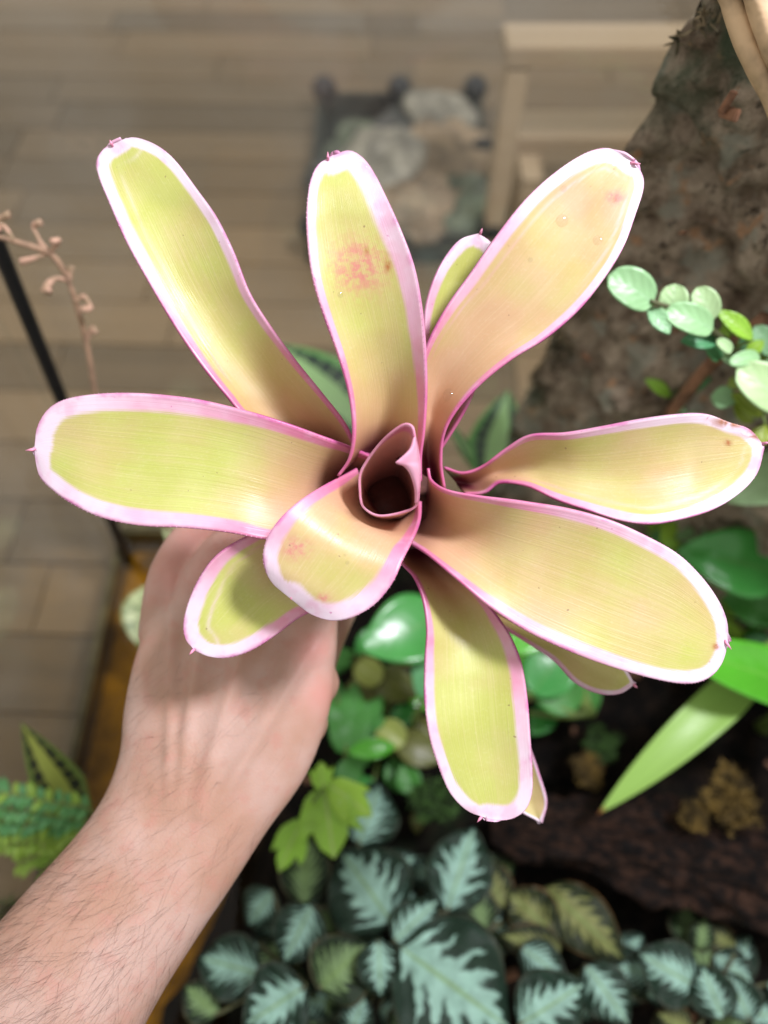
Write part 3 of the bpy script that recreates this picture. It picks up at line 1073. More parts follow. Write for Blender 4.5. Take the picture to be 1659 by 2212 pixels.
edge = np.sqrt(((P[:, None, :] - G[-1][None, ::2, :]) ** 2).sum(-1)).min(1)
jj = np.tile(np.arange(nb_), NR + 1)
wide = 0.0016 + 0.0065 * np.exp(-(((jj / nb_ - 0.36) / 0.12) ** 2))
me = mesh_from(P, faces, True, {"along": 0.05 + 0.22 * ii / NR, "across": np.sin(jj / nb_ * 2 * np.pi), "m": edge / wide + 0.12,
                                "tan": np.ones(len(P)), "rosy": np.full(len(P), .75), "maroon": np.clip(0.95 - ii / NR * 2.3, 0, 0.9)})  # maroon pigment, deepened at the bottom to paint in the hole's shade
o = link("rolled_leaf", me, M['brom'], brom)
solid(o, 0.0009, 0)
# its torn edge, curled over inwards
fl = [((897, 942, .262), (893, 948, .2618)), ((901, 965, .2628), (884, 972, .2605)), ((904, 985, .264), (862, 992, .2595)),
      ((905, 998, .265), (855, 1000, .2595)), ((907, 1012, .266), (872, 1006, .2618)), ((907, 1035, .2685), (886, 1024, .265)),
      ((905, 1059, .271), (896, 1056, .2698)), ((900, 1088, .2755), (897, 1086, .275))]
A = catmull([a for a, b in fl], 40)
B = catmull([b for a, b in fl], 40)
vs, fs = [], []
for i in range(40):
    for j in range(7):
        f = j / 6
        q = A[i] * (1 - f) + B[i] * f
        vs.append(W(q[0], q[1], q[2] - 0.0012 * math.sin(math.pi * f)))
for i in range(39):
    for j in range(6):
        fs.append((i * 7 + j, i * 7 + j + 1, (i + 1) * 7 + j + 1, (i + 1) * 7 + j))
n_ = len(vs)
o = link("curled_edge", mesh_from(vs, fs, True, {"along": np.full(n_, .34), "across": np.full(n_, .8),
         "m": np.tile(np.linspace(0.8, 0.25, 7), 40), "tan": np.zeros(n_)}), M['brom'], o)
solid(o, 0.0006, 0)
# stalk below the rosette
ST0, ST1 = W(846, 1090, .324), W(812, 1160, .402)
tube("stalk", [ST0, W(838, 1105, .335), W(826, 1130, .362), ST1], [.0215, .0170, .0120, .010], M['stalk'], brom, n=14, seg=18, rough=0.12)
rootr = random.Random(3)
for i in range(7):
    p = ST1 + Vector((rootr.uniform(-.006, .006), rootr.uniform(-.006, .006), 0.004))
    q = p + Vector((rootr.uniform(-.02, .02), rootr.uniform(-.02, .02), -rootr.uniform(.015, .035)))
    tube("root", [p, (p + q) / 2 + Vector((rootr.uniform(-.006, .006), 0, 0)), q], [.0013, .0009, .0004], M['stalk'], brom, n=8, seg=6)


# ------------------------------------------------------------------ person: left hand and forearm
TILT = math.radians(-13)


def loft(sections, seg=28):
    verts, faces = [], []
    C = [s[0] for s in sections]
    for i, (c, a, b) in enumerate(sections):
        tg = (C[min(i + 1, len(C) - 1)] - C[max(i - 1, 0)]).normalized()
        nn = (CAM - c).normalized()
        nn = (nn - tg * nn.dot(tg)).normalized()
        w = tg.cross(nn)
        nn, w = nn * math.cos(TILT) + w * math.sin(TILT), w * math.cos(TILT) - nn * math.sin(TILT)
        for j in range(seg):
            th = 2 * math.pi * j / seg
            verts.append(c + w * (a * math.cos(th)) + nn * (b * math.sin(th)))
    for i in range(len(C) - 1):
        for j in range(seg):
            k = (j + 1) % seg
            faces.append((i * seg + j, i * seg + k, (i + 1) * seg + k, (i + 1) * seg + j))
    faces.append(tuple(range(seg - 1, -1, -1)))
    faces.append(tuple(range((len(C) - 1) * seg, len(C) * seg)))
    return verts, faces


HS = 1.09     # size of the hand
pieces = []
rows = [(-420, 2900, .235, .047, .043), (-140, 2530, .262, .042, .037), (30, 2290, .278, .0385, .032), (175, 2072, .291, .0350, .0275),
        (285, 1925, .299, .0328, .0235), (362, 1815, .304, .0328, .0210), (418, 1710, .308, .0355, .0190), (460, 1610, .311, .0415, .0178),
        (492, 1510, .313, .0438, .0168), (512, 1420, .316, .0428, .0155), (525, 1345, .319, .037, .013), (533, 1300, .322, .030, .010)]
sm = catmull(rows, 46)
pieces.append(loft([(W(r[0], r[1], r[2] * HS), r[3] * HS, r[4] * HS) for r in sm]))
FINGERS = {
    'pinky': [(340, 1390, .326, .0092), (366, 1240, .328, .0092), (436, 1138, .332, .0082), (560, 1085, .338, .0080), (660, 1090, .350, .0068)],
    'ring': [(415, 1385, .322, .0098), (444, 1255, .322, .0100), (526, 1158, .326, .0094), (670, 1088, .338, .0086), (760, 1110, .352, .0074)],
    'middle': [(530, 1390, .318, .0105), (556, 1295, .316, .0110), (640, 1180, .322, .0100), (750, 1110, .338, .0090), (800, 1130, .356, .0076)],
    'index': [(655, 1490, .319, .0105), (672, 1405, .316, .0112), (692, 1275, .321, .0098), (760, 1185, .338, .0088), (822, 1165, .356, .0076)],
    'thumb': [(590, 1680, .322, .0130), (640, 1545, .330, .0125), (680, 1420, .342, .0110), (740, 1290, .356, .0100), (810, 1190, .366, .0080)],
}
for nm, f in FINGERS.items():
    f = [(a, b, t * HS, r * HS) for a, b, t, r in f]
    q = catmull(f, 30)
    P_ = [W(a, b, t) for a, b, t, r in q]
    tm = tube_mesh(P_, [r for a, b, t, r in q], seg=18)
    pieces.append(([v.co.copy() for v in tm.vertices], [tuple(p.vertices) for p in tm.polygons]))
    bpy.data.meshes.remove(tm)
    a, b, t, r = f[-1]
    pieces.append(sphere(W(a, b, t), r))
    a, b, t, r = f[1]
    pieces.append(sphere(W(a, b, t - 0.0008), r * 1.03))
# index knuckle bulge on the outer side and the heel of the hand
pieces.append(sphere(W(684, 1475, .320 * HS), .0105 * HS))
pieces.append(sphere(W(655, 1560, .322 * HS), .0115 * HS))
pieces.append(sphere(W(330, 1480, .326 * HS), .0100 * HS))
pv, pf = [], []
for v, f in pieces:
    o0 = len(pv)
    pv += v
    pf += [tuple(i + o0 for i in q) for q in f]
tmp = link("tmp_body", mesh_from(pv, pf), M['skin'])
md = tmp.modifiers.new("remesh", 'REMESH')
md.mode = 'VOXEL'
md.voxel_size = 0.0014
md.use_smooth_shade = True
md = tmp.modifiers.new("smooth", 'SMOOTH')
md.factor = 0.6
md.iterations = 30
dg = bpy.context.evaluated_depsgraph_get()
body_me = bpy.data.meshes.new_from_object(tmp.evaluated_get(dg))
bpy.data.objects.remove(tmp)
N = len(body_me.vertices)
co = np.empty(N * 3, np.float32)
body_me.vertices.foreach_get("co", co)
co = co.reshape(-1, 3).astype(float)
no = np.empty(N * 3, np.float32)
body_me.vertices.foreach_get("normal", no)
no = no.reshape(-1, 3).astype(float)
px, py, tt = to_px(co)
view = co - np.array(CAM)
view /= np.linalg.norm(view, axis=1)[:, None]
facing = np.clip(-(view * no).sum(1), 0, 1) ** 0.7


def seg_d(ax, ay, bx, by):
    dx, dy = bx - ax, by - ay
    s = ((px - ax) * dx + (py - ay) * dy) / (dx * dx + dy * dy)
    sc_ = np.clip(s, 0, 1)
    return np.hypot(px - ax - sc_ * dx, py - ay - sc_ * dy), s


disp = np.zeros(N)
WR = (395, 1790)
tend = [((672, 1405), 17, .0021), ((556, 1310), 17, .0022), ((444, 1275), 15, .0019), ((372, 1250), 13, .0016)]
for (k, wd, amp) in tend:
    d, s = seg_d(WR[0] + (k[0] - 500) * 0.25, WR[1], k[0], k[1])
    disp += amp * np.exp(-(d / wd) ** 2) * np.clip(np.minimum(s * 3.0, 1), 0, 1) * np.clip((1.15 - s) * 4, 0, 1)
for a, b in (((672, 1405), (575, 1310)), ((575, 1310), (462, 1275)), ((462, 1275), (372, 1250))):
    m_ = ((a[0] + b[0]) / 2, (a[1] + b[1]) / 2 + 25)
    d, s = seg_d(WR[0] + (m_[0] - 500) * 0.35, WR[1] - 170, m_[0], m_[1])
    disp -= 0.0022 * np.exp(-(d / 24) ** 2) * np.clip(s * 1.4, 0, 1)
# veins
for pts, amp in ((((430, 1760), (470, 1650), (560, 1560), (600, 1470)), .0009), (((330, 1700), (390, 1600), (420, 1480)), .0005),
                 (((300, 2000), (420, 1900), (520, 1760)), .0004)):
    dm = np.full(N, 1e9)
    for a, b in zip(pts[:-1], pts[1:]):
        dm = np.minimum(dm, seg_d(a[0], a[1], b[0], b[1])[0])
    disp += amp * np.exp(-(dm / 11) ** 2)
# ulna head on the wrist
disp += 0.0022 * np.exp(-(((px - 245) / 55) ** 2 + ((py - 1800) / 60) ** 2))
co += no * (disp * facing)[:, None]
body_me.vertices.foreach_set("co", co.astype(np.float32).ravel())
pink = np.zeros(N)
for (kx, ky) in ((672, 1405), (575, 1310), (462, 1275), (372, 1250), (700, 1500)):
    pink = np.maximum(pink, np.exp(-(((px - kx) / 45) ** 2 + ((py - ky) / 45) ** 2)))
pink = np.maximum(pink, np.clip((1330 - py) / 120, 0, 0.9))
a_ = body_me.attributes.new("pink", 'FLOAT', 'POINT')
a_.data.foreach_set("value", (pink * facing).astype(np.float32))
ink = np.exp(-(((px - 468) / 18) ** 2 + ((py - 2000) / 14) ** 2)) * 0.8
a_ = body_me.attributes.new("ink", 'FLOAT', 'POINT')
a_.data.foreach_set("value", ink.astype(np.float32))
body_me.update()
body_me.polygons.foreach_set("use_smooth", [True] * len(body_me.polygons))
body_me.materials.clear()
person = link("person", body_me, M['skin'])
tag(person, "bare hand and hairy forearm reaching in to grip the bromeliad from below", "person")

# hairs of the forearm
npoly = len(body_me.polygons)
cen = np.empty(npoly * 3, np.float32)
body_me.polygons.foreach_get("center", cen)
cen = cen.reshape(-1, 3).astype(float)
pn = np.empty(npoly * 3, np.float32)
body_me.polygons.foreach_get("normal", pn)
pn = pn.reshape(-1, 3).astype(float)
hx, hy, ht = to_px(cen)
ax0, ay0, ax1, ay1 = 30, 2290, 362, 1815
arm_s = ((hx - ax0) * (ax1 - ax0) + (hy - ay0) * (ay1 - ay0)) / ((ax1 - ax0) ** 2 + (ay1 - ay0) ** 2)
arm_side = ((hx - ax0) * (ay1 - ay0) - (hy - ay0) * (ax1 - ax0)) / math.hypot(ax1 - ax0, ay1 - ay0)   # <0 : outer (left) side
vd = cen - np.array(CAM)
vd /= np.linalg.norm(vd, axis=1)[:, None]
fac = -(vd * pn).sum(1)
dens = np.interp(arm_s, [-0.9, 0.3, 0.75, 1.1, 1.7], [1, 1, .55, .25, 0.0]) * np.interp(arm_side, [-190, -40, 60, 150], [.22, .7, 1.0, 1.0])
dens *= (fac > 0.03) * (hx > -160) * (hy < 2400)
cum = np.cumsum(dens)
hr = np.random.default_rng(11)
idx = np.searchsorted(cum, hr.random(1700) * cum[-1])
dist_dir = (W(362, 1815, .304) - W(30, 2290, .278)).normalized()
hv, hf = [], []
side_dir = (W(0, 1985, .29) - W(350, 2160, .29)).normalized()
for i in idx:
    p = Vector(cen[i])
    n = Vector(pn[i])
    L = hr.uniform(.006, .024)
    d = (-dist_dir * hr.uniform(-0.15, 0.35) + Vector((0, 0, -1)) * 0.25 + side_dir * hr.uniform(0.0, 0.6)
         - dist_dir * 0.55 + Vector(hr.normal(0, .22, 3)))
    d = (d - n * d.dot(n)).normalized()
    cv_ = Vector(hr.normal(0, .35, 3))
    r0 = hr.uniform(.000018, .000042)
    pts = []
    for q in range(5):
        f = q / 4
        pts.append(p + d * (L * f) + n * (L * (0.30 * f - 0.20 * f * f)) + cv_ * (L * 0.35 * f * f))
    b = len(hv)
    for q in range(5):
        rr = r0 * (1 - 0.75 * q / 4)
        s1 = d.cross(n).normalized()
        for th in (0, 2.094, 4.189):
            hv.append(pts[q] + s1 * (rr * math.cos(th)) + n * (rr * math.sin(th)))
    for q in range(4):
        for w_ in range(3):
            x_ = (w_ + 1) % 3
            hf.append((b + q * 3 + w_, b + q * 3 + x_, b + q * 3 + 3 + x_, b + q * 3 + 3 + w_))
link("arm_hair", mesh_from(hv, hf), M['hair'], person, kind="stuff")


# ------------------------------------------------------------------ jewel plants
def jewel_plant(label, root_px, leaves, mats):
    t = thing("jewel_plant", label, "plant", "silver patterned jewel plants on the soil")
    root = gp(root_px[0], root_px[1], SOIL_Z + 0.028)
    t["root"] = tuple(root)
    g = root.copy()
    g.z = soil_h(root.x, root.y) - 0.004
    tube("stem", [g, root], [.0032, .0026], M['petiole'], t, n=5, seg=8, rough=.2)
    for i, (b, tp, w, z0, z1, mk) in enumerate(leaves):
        B, T = gp(b[0], b[1], z0), gp(tp[0], tp[1], z1)
        wd = w / FPX * (B - CAM).dot(FWD)
        leaf(t, B, T, wd, M[mk], shape='ovate', arch=0.09, fold=random.uniform(-.10, .16), wave=0.16, seed=i + b[0], nu=22, nv=14, th=0.0009, droop=.08)
        mid = (root + B) / 2 + Vector((0, 0, 0.012))
        tube("petiole", [root, mid, B, B + (T - B) * 0.12 - Vector((0, 0, .001))], [.0018, .0015, .0013, .001], M['petiole'], t, n=10, seg=7)
    return t


Z = SOIL_Z
jewel_plant("jewel plant with a large silver leaf beside the lime lobed leaves", (850, 1985),
            [((720, 2020), (690, 1950), 70, Z + .045, Z + .045, 'jewel_b'), ((930, 2085), (1010, 2000), 90, Z + .05, Z + .05, 'jewel'),
             ((848, 1995), (738, 1838), 205, Z + .075, Z + .07, 'jewel'), ((775, 1825), (822, 1690), 140, Z + .055, Z + .045, 'jewel'),
             ((655, 1955), (665, 1800), 115, Z + .06, Z + .05, 'jewel_b'), ((850, 2035), (945, 1945), 95, Z + .085, Z + .085, 'jewel'),
             ((965, 1968), (1026, 1783), 150, Z + .065, Z + .055, 'jewel')], None)
jewel_plant("jewel plant with mint leaves pressed up against the forearm", (640, 2100),
            [((470, 2190), (400, 2130), 90, Z + .05, Z + .05, 'jewel_b'), ((610, 2030), (560, 2130), 90, Z + .045, Z + .045, 'jewel_b'),
             ((675, 1955), (612, 2082), 118, Z + .075, Z + .07, 'jewel'), ((590, 1925), (535, 2000), 95, Z + .06, Z + .05, 'jewel'),
             ((565, 2105), (428, 2068), 130, Z + .06, Z + .05, 'jewel'), ((660, 2130), (528, 2215), 165, Z + .085, Z + .08, 'jewel'),
             ((560, 2040), (500, 2065), 40, Z + .05, Z + .05, 'jewel')], None)
jewel_plant("jewel plant with the broadest mint green leaf and a round olive leaf", (850, 2085),
            [((760, 2225), (790, 2150), 80, Z + .055, Z + .06, 'jewel'), ((860, 2240), (880, 2160), 70, Z + .06, Z + .06, 'jewel_b'),
             ((865, 2045), (1105, 2225), 265, Z + .09, Z + .085, 'jewel'), ((690, 2135), (792, 2040), 150, Z + .07, Z + .075, 'jewel_b'),
             ((818, 2032), (822, 2155), 100, Z + .085, Z + .08, 'jewel'), ((760, 2130), (700, 2100), 34, Z + .06, Z + .06, 'jewel_b')], None)
jewel_plant("jewel plant with faded yellowish leaves in the shade of the driftwood", (1160, 1960),
            [((1180, 1918), (1350, 2075), 125, Z + .05, Z + .055, 'jewel_y'), ((1195, 2015), (1095, 1925), 115, Z + .055, Z + .05, 'jewel_y'),
             ((1090, 1960), (1035, 1850), 85, Z + .045, Z + .045, 'jewel_y'), ((1210, 2050), (1080, 2020), 75, Z + .055, Z + .06, 'jewel_y')], None)
jewel_plant("jewel plant with pale silvery leaves beside the yellowish one", (1230, 2110),
            [((1265, 2085), (1360, 2215), 110, Z + .07, Z + .07, 'jewel'), ((1125, 2045), (1225, 2120), 85, Z + .075, Z + .075, 'jewel'),
             ((1120, 2215), (1262, 2125), 150, Z + .085, Z + .09, 'jewel'), ((1200, 2240), (1250, 2180), 70, Z + .08, Z + .08, 'jewel')], None)
jewel_plant("jewel plant with three small fanned silver leaves below the driftwood", (1510, 2160),
            [((1510, 2135), (1380, 2060), 135, Z + .065, Z + .065, 'jewel'), ((1560, 2200), (1515, 2085), 105, Z + .07, Z + .07, 'jewel'),
             ((1620, 2205), (1572, 2100), 90, Z + .07, Z + .07, 'jewel'), ((1490, 2045), (1480, 1945), 85, Z + .03, Z + .03, 'jewel_b'),
             ((1590, 2045), (1510, 2010), 60, Z + .04, Z + .04, 'jewel_y'), ((1500, 2230), (1420, 2190), 70, Z + .06, Z + .06, 'jewel_y')], None)


# lower storey of smaller leaves between them
fr = random.Random(77)
jp = [o for o in COL.objects if o.name.startswith("jewel_plant")]
for i in range(85):
    x, y_ = fr.uniform(430, 1660), fr.uniform(1880, 2215)
    if x < 700 and y_ < 2900 - 1.55 * x + 40:
        continue
    if x > 1050 and y_ < 1990 + (x - 1050) * .12:
        continue
    z = Z + fr.uniform(.028, .048)
    a_ = fr.uniform(0, 6.283)
    l = fr.uniform(60, 125)
    B, T = gp(x, y_, z), gp(x + l * math.cos(a_), y_ + l * math.sin(a_), z + fr.uniform(-.004, .006))
    par = min(jp, key=lambda o: (Vector(o["root"]) - B).length)
    root = Vector(par["root"])
    leaf(par, B, T, wpx(l * .8, B), M[fr.choice(['jewel', 'jewel_b', 'jewel'])], shape='ovate', arch=.08, fold=fr.uniform(-.1, .2), wave=.15, seed=i, nu=16, nv=12, th=.0009)
    tube("petiole", [root, (root + B) / 2, B], [.0016, .0013, .0011], M['petiole'], par, n=6, seg=6)

# ------------------------------------------------------------------ other plants
def stem_from_soil(t, top, mat, r=.0014, bend=(0, 0), n=10):
    g = Vector((top.x + bend[0], top.y + bend[1], 0))
    g.z = soil_h(g.x, g.y) - 0.004
    mid = g.lerp(top, 0.55) + Vector((bend[0] * .3, bend[1] * .3, 0.01))
    return tube("stem", [g, mid, top], [r * 1.3, r * 1.1, r], mat, t, n=n, seg=7)




# lime lobed plant next to the wrist
t = thing("lobed_plant", "small plant with lime green lobed leaves right beside the wrist", "plant")
node = gp(700, 1700, Z + .13)
stem_from_soil(t, node, M['stemg'], .0016, (0.01, 0.0))
for i, (b, tp, w, z) in enumerate([((700, 1705), (722, 1856), 150, .125), ((712, 1695), (806, 1764), 95, .13), ((650, 1775), (600, 1886), 85, .11),
                                   ((698, 1705), (692, 1640), 60, .135)]):
    B, T = gp(b[0], b[1], Z + z), gp(tp[0], tp[1], Z + z - .012)
    lobed_leaf(t, B, T, wpx(w, B), M['lime'], seed=i + 1)
    tube("petiole", [node, (node + B) / 2 + Vector((0, 0, .004)), B], [.0011, .0009, .0008], M['stemg'], t, n=6, seg=6)

t = thing("lobed_plant", "dark green fern like lobed plant in the shade behind the wrist", "plant")
node = gp(745, 1600, Z + .06)
stem_from_soil(t, node, M['stemg'], .0016, (0.005, 0.0))
for i, (b, tp, w, z) in enumerate([((745, 1625), (768, 1470), 120, .07), ((760, 1600), (828, 1500), 85, .065), ((735, 1590), (728, 1462), 70, .06),
                                   ((745, 1640), (775, 1690), 90, .07), ((715, 1430), (765, 1405), 60, .06)]):
    B, T = gp(b[0], b[1], Z + z), gp(tp[0], tp[1], Z + z - .005)
    lobed_leaf(t, B, T, wpx(w, B), M['dkgreen'], seed=i + 11)
    tube("petiole", [node, (node + B) / 2 + Vector((0, 0, .003)), B], [.0011, .0009, .0008], M['stemg'], t, n=6, seg=6)
B, T = gp(750, 1625, Z + .085), gp(855, 1612, Z + .08)
leaf(t, B, T, wpx(45, B), M['bright'], shape='ellip', arch=.1)
tube("petiole", [node, B], [.001, .0008], M['stemg'], t, n=3, seg=6)

for (x, y_, s, lab) in ((800, 1455, 1.0, "pale cupped seedling leaf beneath the short front leaf of the rosette"),
                        (850, 1590, 1.05, "round notched yellow green seedling beside the dark lobed plant")):
    t = thing("seedling", lab, "seedling", "small seedlings on the soil")
    c = gp(x, y_, Z + .055)
    stem_from_soil(t, c, M['stemg'], .0012)
    w = wpx(60 * s, c)
    leaf(t, gp(x + 22, y_ + 18, Z + .055), gp(x - 30 * s, y_ - 22 * s, Z + .058), w, M['seed'], shape='round', arch=.1, fold=.25)
    leaf(t, gp(x - 5, y_ + 5, Z + .05), gp(x + 105 * s, y_ + 45 * s, Z + .045), w * 1.3, M['seedd'], shape='ellip', arch=.1, fold=.1)

# glossy oval leaved plant below the rosette
t = thing("broad_leaf_plant", "plant with smooth oval green leaves directly under the rosette", "plant")
node = gp(1010, 1480, Z + .05)
stem_from_soil(t, node, M['stemg'], .003)
for (b, tp, w, z0, z1, mk) in [((960, 1330), (782, 1405), 150, .13, .14, 'glossy'), ((985, 1420), (900, 1500), 140, .12, .11, 'mintd'),
                               ((1170, 1400), (1120, 1330), 120, .12, .13, 'bright'), ((1150, 1500), (1235, 1380), 115, .08, .09, 'glossy'),
                               ((1240, 1540), (1160, 1420), 110, .07, .08, 'dkgreen')]:
    B, T = gp(b[0], b[1], Z + z0), gp(tp[0], tp[1], Z + z1)
    leaf(t, B, T, wpx(w, B), M[mk], shape='ovate', arch=.06, fold=.08)
    tube("petiole", [node, (node + B) / 2 + Vector((0, 0, .01)), B], [.0022, .0018, .0014], M['stemg'], t, n=8, seg=7)
for pts in ([(1275, 1545, .05), (1215, 1460, .07), (1170, 1390, .10)], [(1280, 1540, .05), (1210, 1545, .055), (1140, 1540, .05)],
            [(900, 1620, .03), (895, 1560, .05), (920, 1500, .07)], [(1280, 1545, .05), (1262, 1500, .06), (1250, 1440, .08)]):
    tube("petiole", [gp(a, b, Z + c) for a, b, c in pts], [.0036, .003, .002], M['stemg'], t, n=8, seg=7)

# strap leaved plant on the right
t = thing("strap_leaf_plant", "plant with long bright strap leaves and a browned leaf tip over dark wood", "plant")
crown = gp(1760, 1500, Z + .08)
stem_from_soil(t, crown, M['stemg'], .006)
P1 = [gp(1720, 1430, Z + .11), gp(1500, 1560, Z + .15), gp(1292, 1757, Z + .115)]
leaf(t, gp(1690, 1395, Z + .125), gp(1290, 1760, Z + .105), wpx(92, P1[1]), M['strap'], shape='strap', arch=.10, fold=.10, nu=30, nv=12)
leaf(t, gp(1770, 1500, Z + .14), gp(1440, 1395, Z + .19), wpx(125, P1[1]), M['bright'], shape='strap', arch=.05, fold=.10, nu=30, nv=12)
leaf(t, gp(1770, 1520, Z + .09), gp(1740, 1800, Z + .10), wpx(100, P1[1]), M['strap'], shape='strap', arch=.10, fold=.1, nu=24, nv=10)
tube("petiole", [crown, gp(1740, 1440, Z + .12), gp(1690, 1395, Z + .125)], [.005, .004, .003], M['stemg'], t, n=6, seg=8)
tube("petiole", [crown, gp(1770, 1500, Z + .14)], [.005, .004], M['stemg'], t, n=4, seg=8)
tube("petiole", [crown, gp(1770, 1520, Z + .09)], [.005, .004], M['stemg'], t, n=4, seg=8)

# big glossy leaf and neighbours, right middle
t = thing("glossy_plant", "plant with a broad shiny dark green leaf beyond the right lower leaf of the rosette", "plant")
crown = gp(1740, 1290, Z + .08)
stem_from_soil(t, crown, M['stemg'], .004)
for (b, tp, w, z0, z1, mk, sh) in [((1690, 1240), (1462, 1190), 150, .16, .17, 'glossy', 'ovate'), ((1720, 1180), (1600, 1140), 70, .16, .15, 'mintd', 'ellip'),
                                   ((1690, 1330), (1560, 1290), 90, .11, .10, 'dkgreen', 'ovate'), ((1640, 1120), (1545, 1095), 55, .17, .17, 'mintd', 'ellip')]:
    B, T = gp(b[0], b[1], Z + z0), gp(tp[0], tp[1], Z + z1)
    leaf(t, B, T, wpx(w, B), M[mk], shape=sh, arch=.10, fold=.10, wave=.06)
    tube("petiole", [crown, (crown + B) / 2, B], [.003, .0025, .002], M['stemg'], t, n=6, seg=7)
t = thing("pale_leaf_plant", "smooth pale mint leaf poking out beneath the right leaf of the rosette", "plant")
B, T = gp(1745, 1000, Z + .25), gp(1572, 1085, Z + .255)
leaf(t, B, T, wpx(120, B), M['palemint'], shape='ovate', arch=.06, fold=.08)
g = cork_hit(1800, 985, 0.0)
tube("petiole", [g, (g + B) / 2, B], [.003, .0025, .002], M['stemg'], t, n=6, seg=7)

# small leafy plant in the gap between right leaf and lower right leaf
t = thing("leafy_creeper", "tangle of small lime and green leaves between the two right rosette leaves", "plant")
node = gp(1500, 1180, Z + .10)
stem_from_soil(t, node, M['stemg'], .002)
rr = random.Random(21)
for i in range(44):
    x, y_ = rr.uniform(1385, 1670), rr.uniform(1075, 1215)
    z = Z + rr.uniform(.09, .15)
    B = gp(x, y_, z)
    a = rr.uniform(0, 6.28)
    l = rr.uniform(38, 70)
    T = gp(x + l * math.cos(a), y_ + l * math.sin(a), z + rr.uniform(-.01, .01))
    leaf(t, B, T, wpx(l * .55, B), M[rr.choice(['ylime', 'mint', 'mint', 'mintd', 'lime'])], shape='ellip', arch=.1, fold=.1, nu=10, nv=6)
    tube("petiole", [node, (node + B) / 2 + Vector((0, 0, -.01)), B], [.0012, .001, .0008], M['stemg'], t, n=5, seg=5)

# leafy ground cover
def cover(label, x0, x1, y0, y1, n, zlo, zhi, lmin, lmax, kinds_, seed, shape='ellip', node_px=None):
    t = thing("ground_cover", label, "plant", "leafy ground cover plants")
    g = random.Random(seed)
    nd = gp((x0 + x1) / 2, (y0 + y1) / 2, Z + .01)
    nd.z = soil_h(nd.x, nd.y) - .003
    for i in range(n):
        x, y_ = g.uniform(x0, x1), g.uniform(y0, y1)
        z = Z + g.uniform(zlo, zhi)
        a = g.uniform(0, 6.283)
        l = g.uniform(lmin, lmax)
        B, T = gp(x, y_, z), gp(x + l * math.cos(a), y_ + l * math.sin(a), z + g.uniform(-.006, .006))
        leaf(t, B, T, wpx(l * g.uniform(.5, .75), B), M[g.choice(kinds_)], shape=shape, arch=g.uniform(.03, .14), fold=g.uniform(0, .2), nu=12, nv=8, wave=.08, seed=i)
        tube("petiole", [nd, nd.lerp(B, .5) + Vector((0, 0, -.006)), B], [.0014, .0012, .0009], M['stemg'], t, n=5, seg=5)


cover("dense green leaves on the soil between the hand and the bottom rosette leaf", 745, 915, 1390, 1760, 30, .015, .045, 40, 85, ['dkgreen', 'glossy', 'seedd', 'bright'], 41)
cover("dense green leaves on the soil just beyond the small old yellow leaf", 1120, 1290, 1330, 1560, 18, .02, .05, 50, 100, ['glossy', 'dkgreen', 'bright'], 42)
cover("mixed bright leaves crowded below the broad shiny leaf", 1560, 1720, 1240, 1430, 16, .04, .09, 60, 110, ['glossy', 'bright', 'mintd', 'lime'], 43)
cover("bright lime sprays at the foot of the bark under the coin leaf vine", 1540, 1720, 870, 1010, 22, .17, .23, 40, 75, ['ylime', 'lime', 'mint'], 44)

# vine with coin shaped leaves, growing on the bark
t = thing("coin_leaf_vine", "trailing vine with coin shaped mint leaves hanging off the cork slab", "vine")
vp = [cork_hit(1840, 1000, 0.0), W(1730, 920, .455), W(1650, 820, .41), W(1585, 755, .385), W(1525, 705, .372), W(1455, 668, .364), W(1405, 650, .360)]
tube("stem", vp, [.0035, .003, .0026, .0022, .0018, .0014, .001], M['petiole'], t, n=40, seg=8, rough=.15)


def vnear(P):
    q = catmull([list(v) for v in vp], 60)
    return Vector(q[np.argmin(((q - np.array(P)) ** 2).sum(1))])


for i, (b, tp, w, tz, mk, sh) in enumerate([
        ((1412, 656), (1314, 596), 84, .358, 'mint', 'round'), ((1450, 680), (1458, 614), 60, .364, 'palemint', 'round'),
        ((1400, 664), (1447, 722), 40, .362, 'mint', 'ellip'), ((1540, 712), (1436, 672), 66, .362, 'mint', 'round'),
        ((1540, 692), (1504, 622), 58, .368, 'palemint', 'round'), ((1626, 735), (1546, 670), 40, .374, 'lime', 'ellip'),
        ((1552, 737), (1470, 737), 44, .378, 'mintd', 'ellip'), ((1580, 760), (1548, 735), 26, .37, 'palemint', 'round'),
        ((1640, 768), (1574, 786), 34, .38, 'mint', 'round'), ((1700, 880), (1592, 795), 92, .38, 'palemint', 'round'),
        ((1668, 765), (1630, 705), 46, .388, 'mint', 'round'), ((1700, 840), (1640, 770), 60, .40, 'mint', 'round'),
        ((1610, 770), (1650, 735), 30, .385, 'lime', 'ellip'), ((1560, 770), (1525, 755), 40, .39, 'mintd', 'ellip'),
        ((1650, 900), (1580, 850), 40, .42, 'ylime', 'ellip'), ((1620, 915), (1585, 865), 36, .43, 'ylime', 'ellip')]):
    B, T = W(b[0], b[1], tz + .004), W(tp[0], tp[1], tz)
    leaf(t, B, T, wpx(w, B), M[mk], shape=sh, arch=.10, fold=.12, th=.0010, nu=14, nv=10)
    q = vnear(B)
    tube("petiole", [q, (q + B) / 2, B], [.0010, .0008, .0007], M['stemg'], t, n=4, seg=6)
vr = random.Random(52)
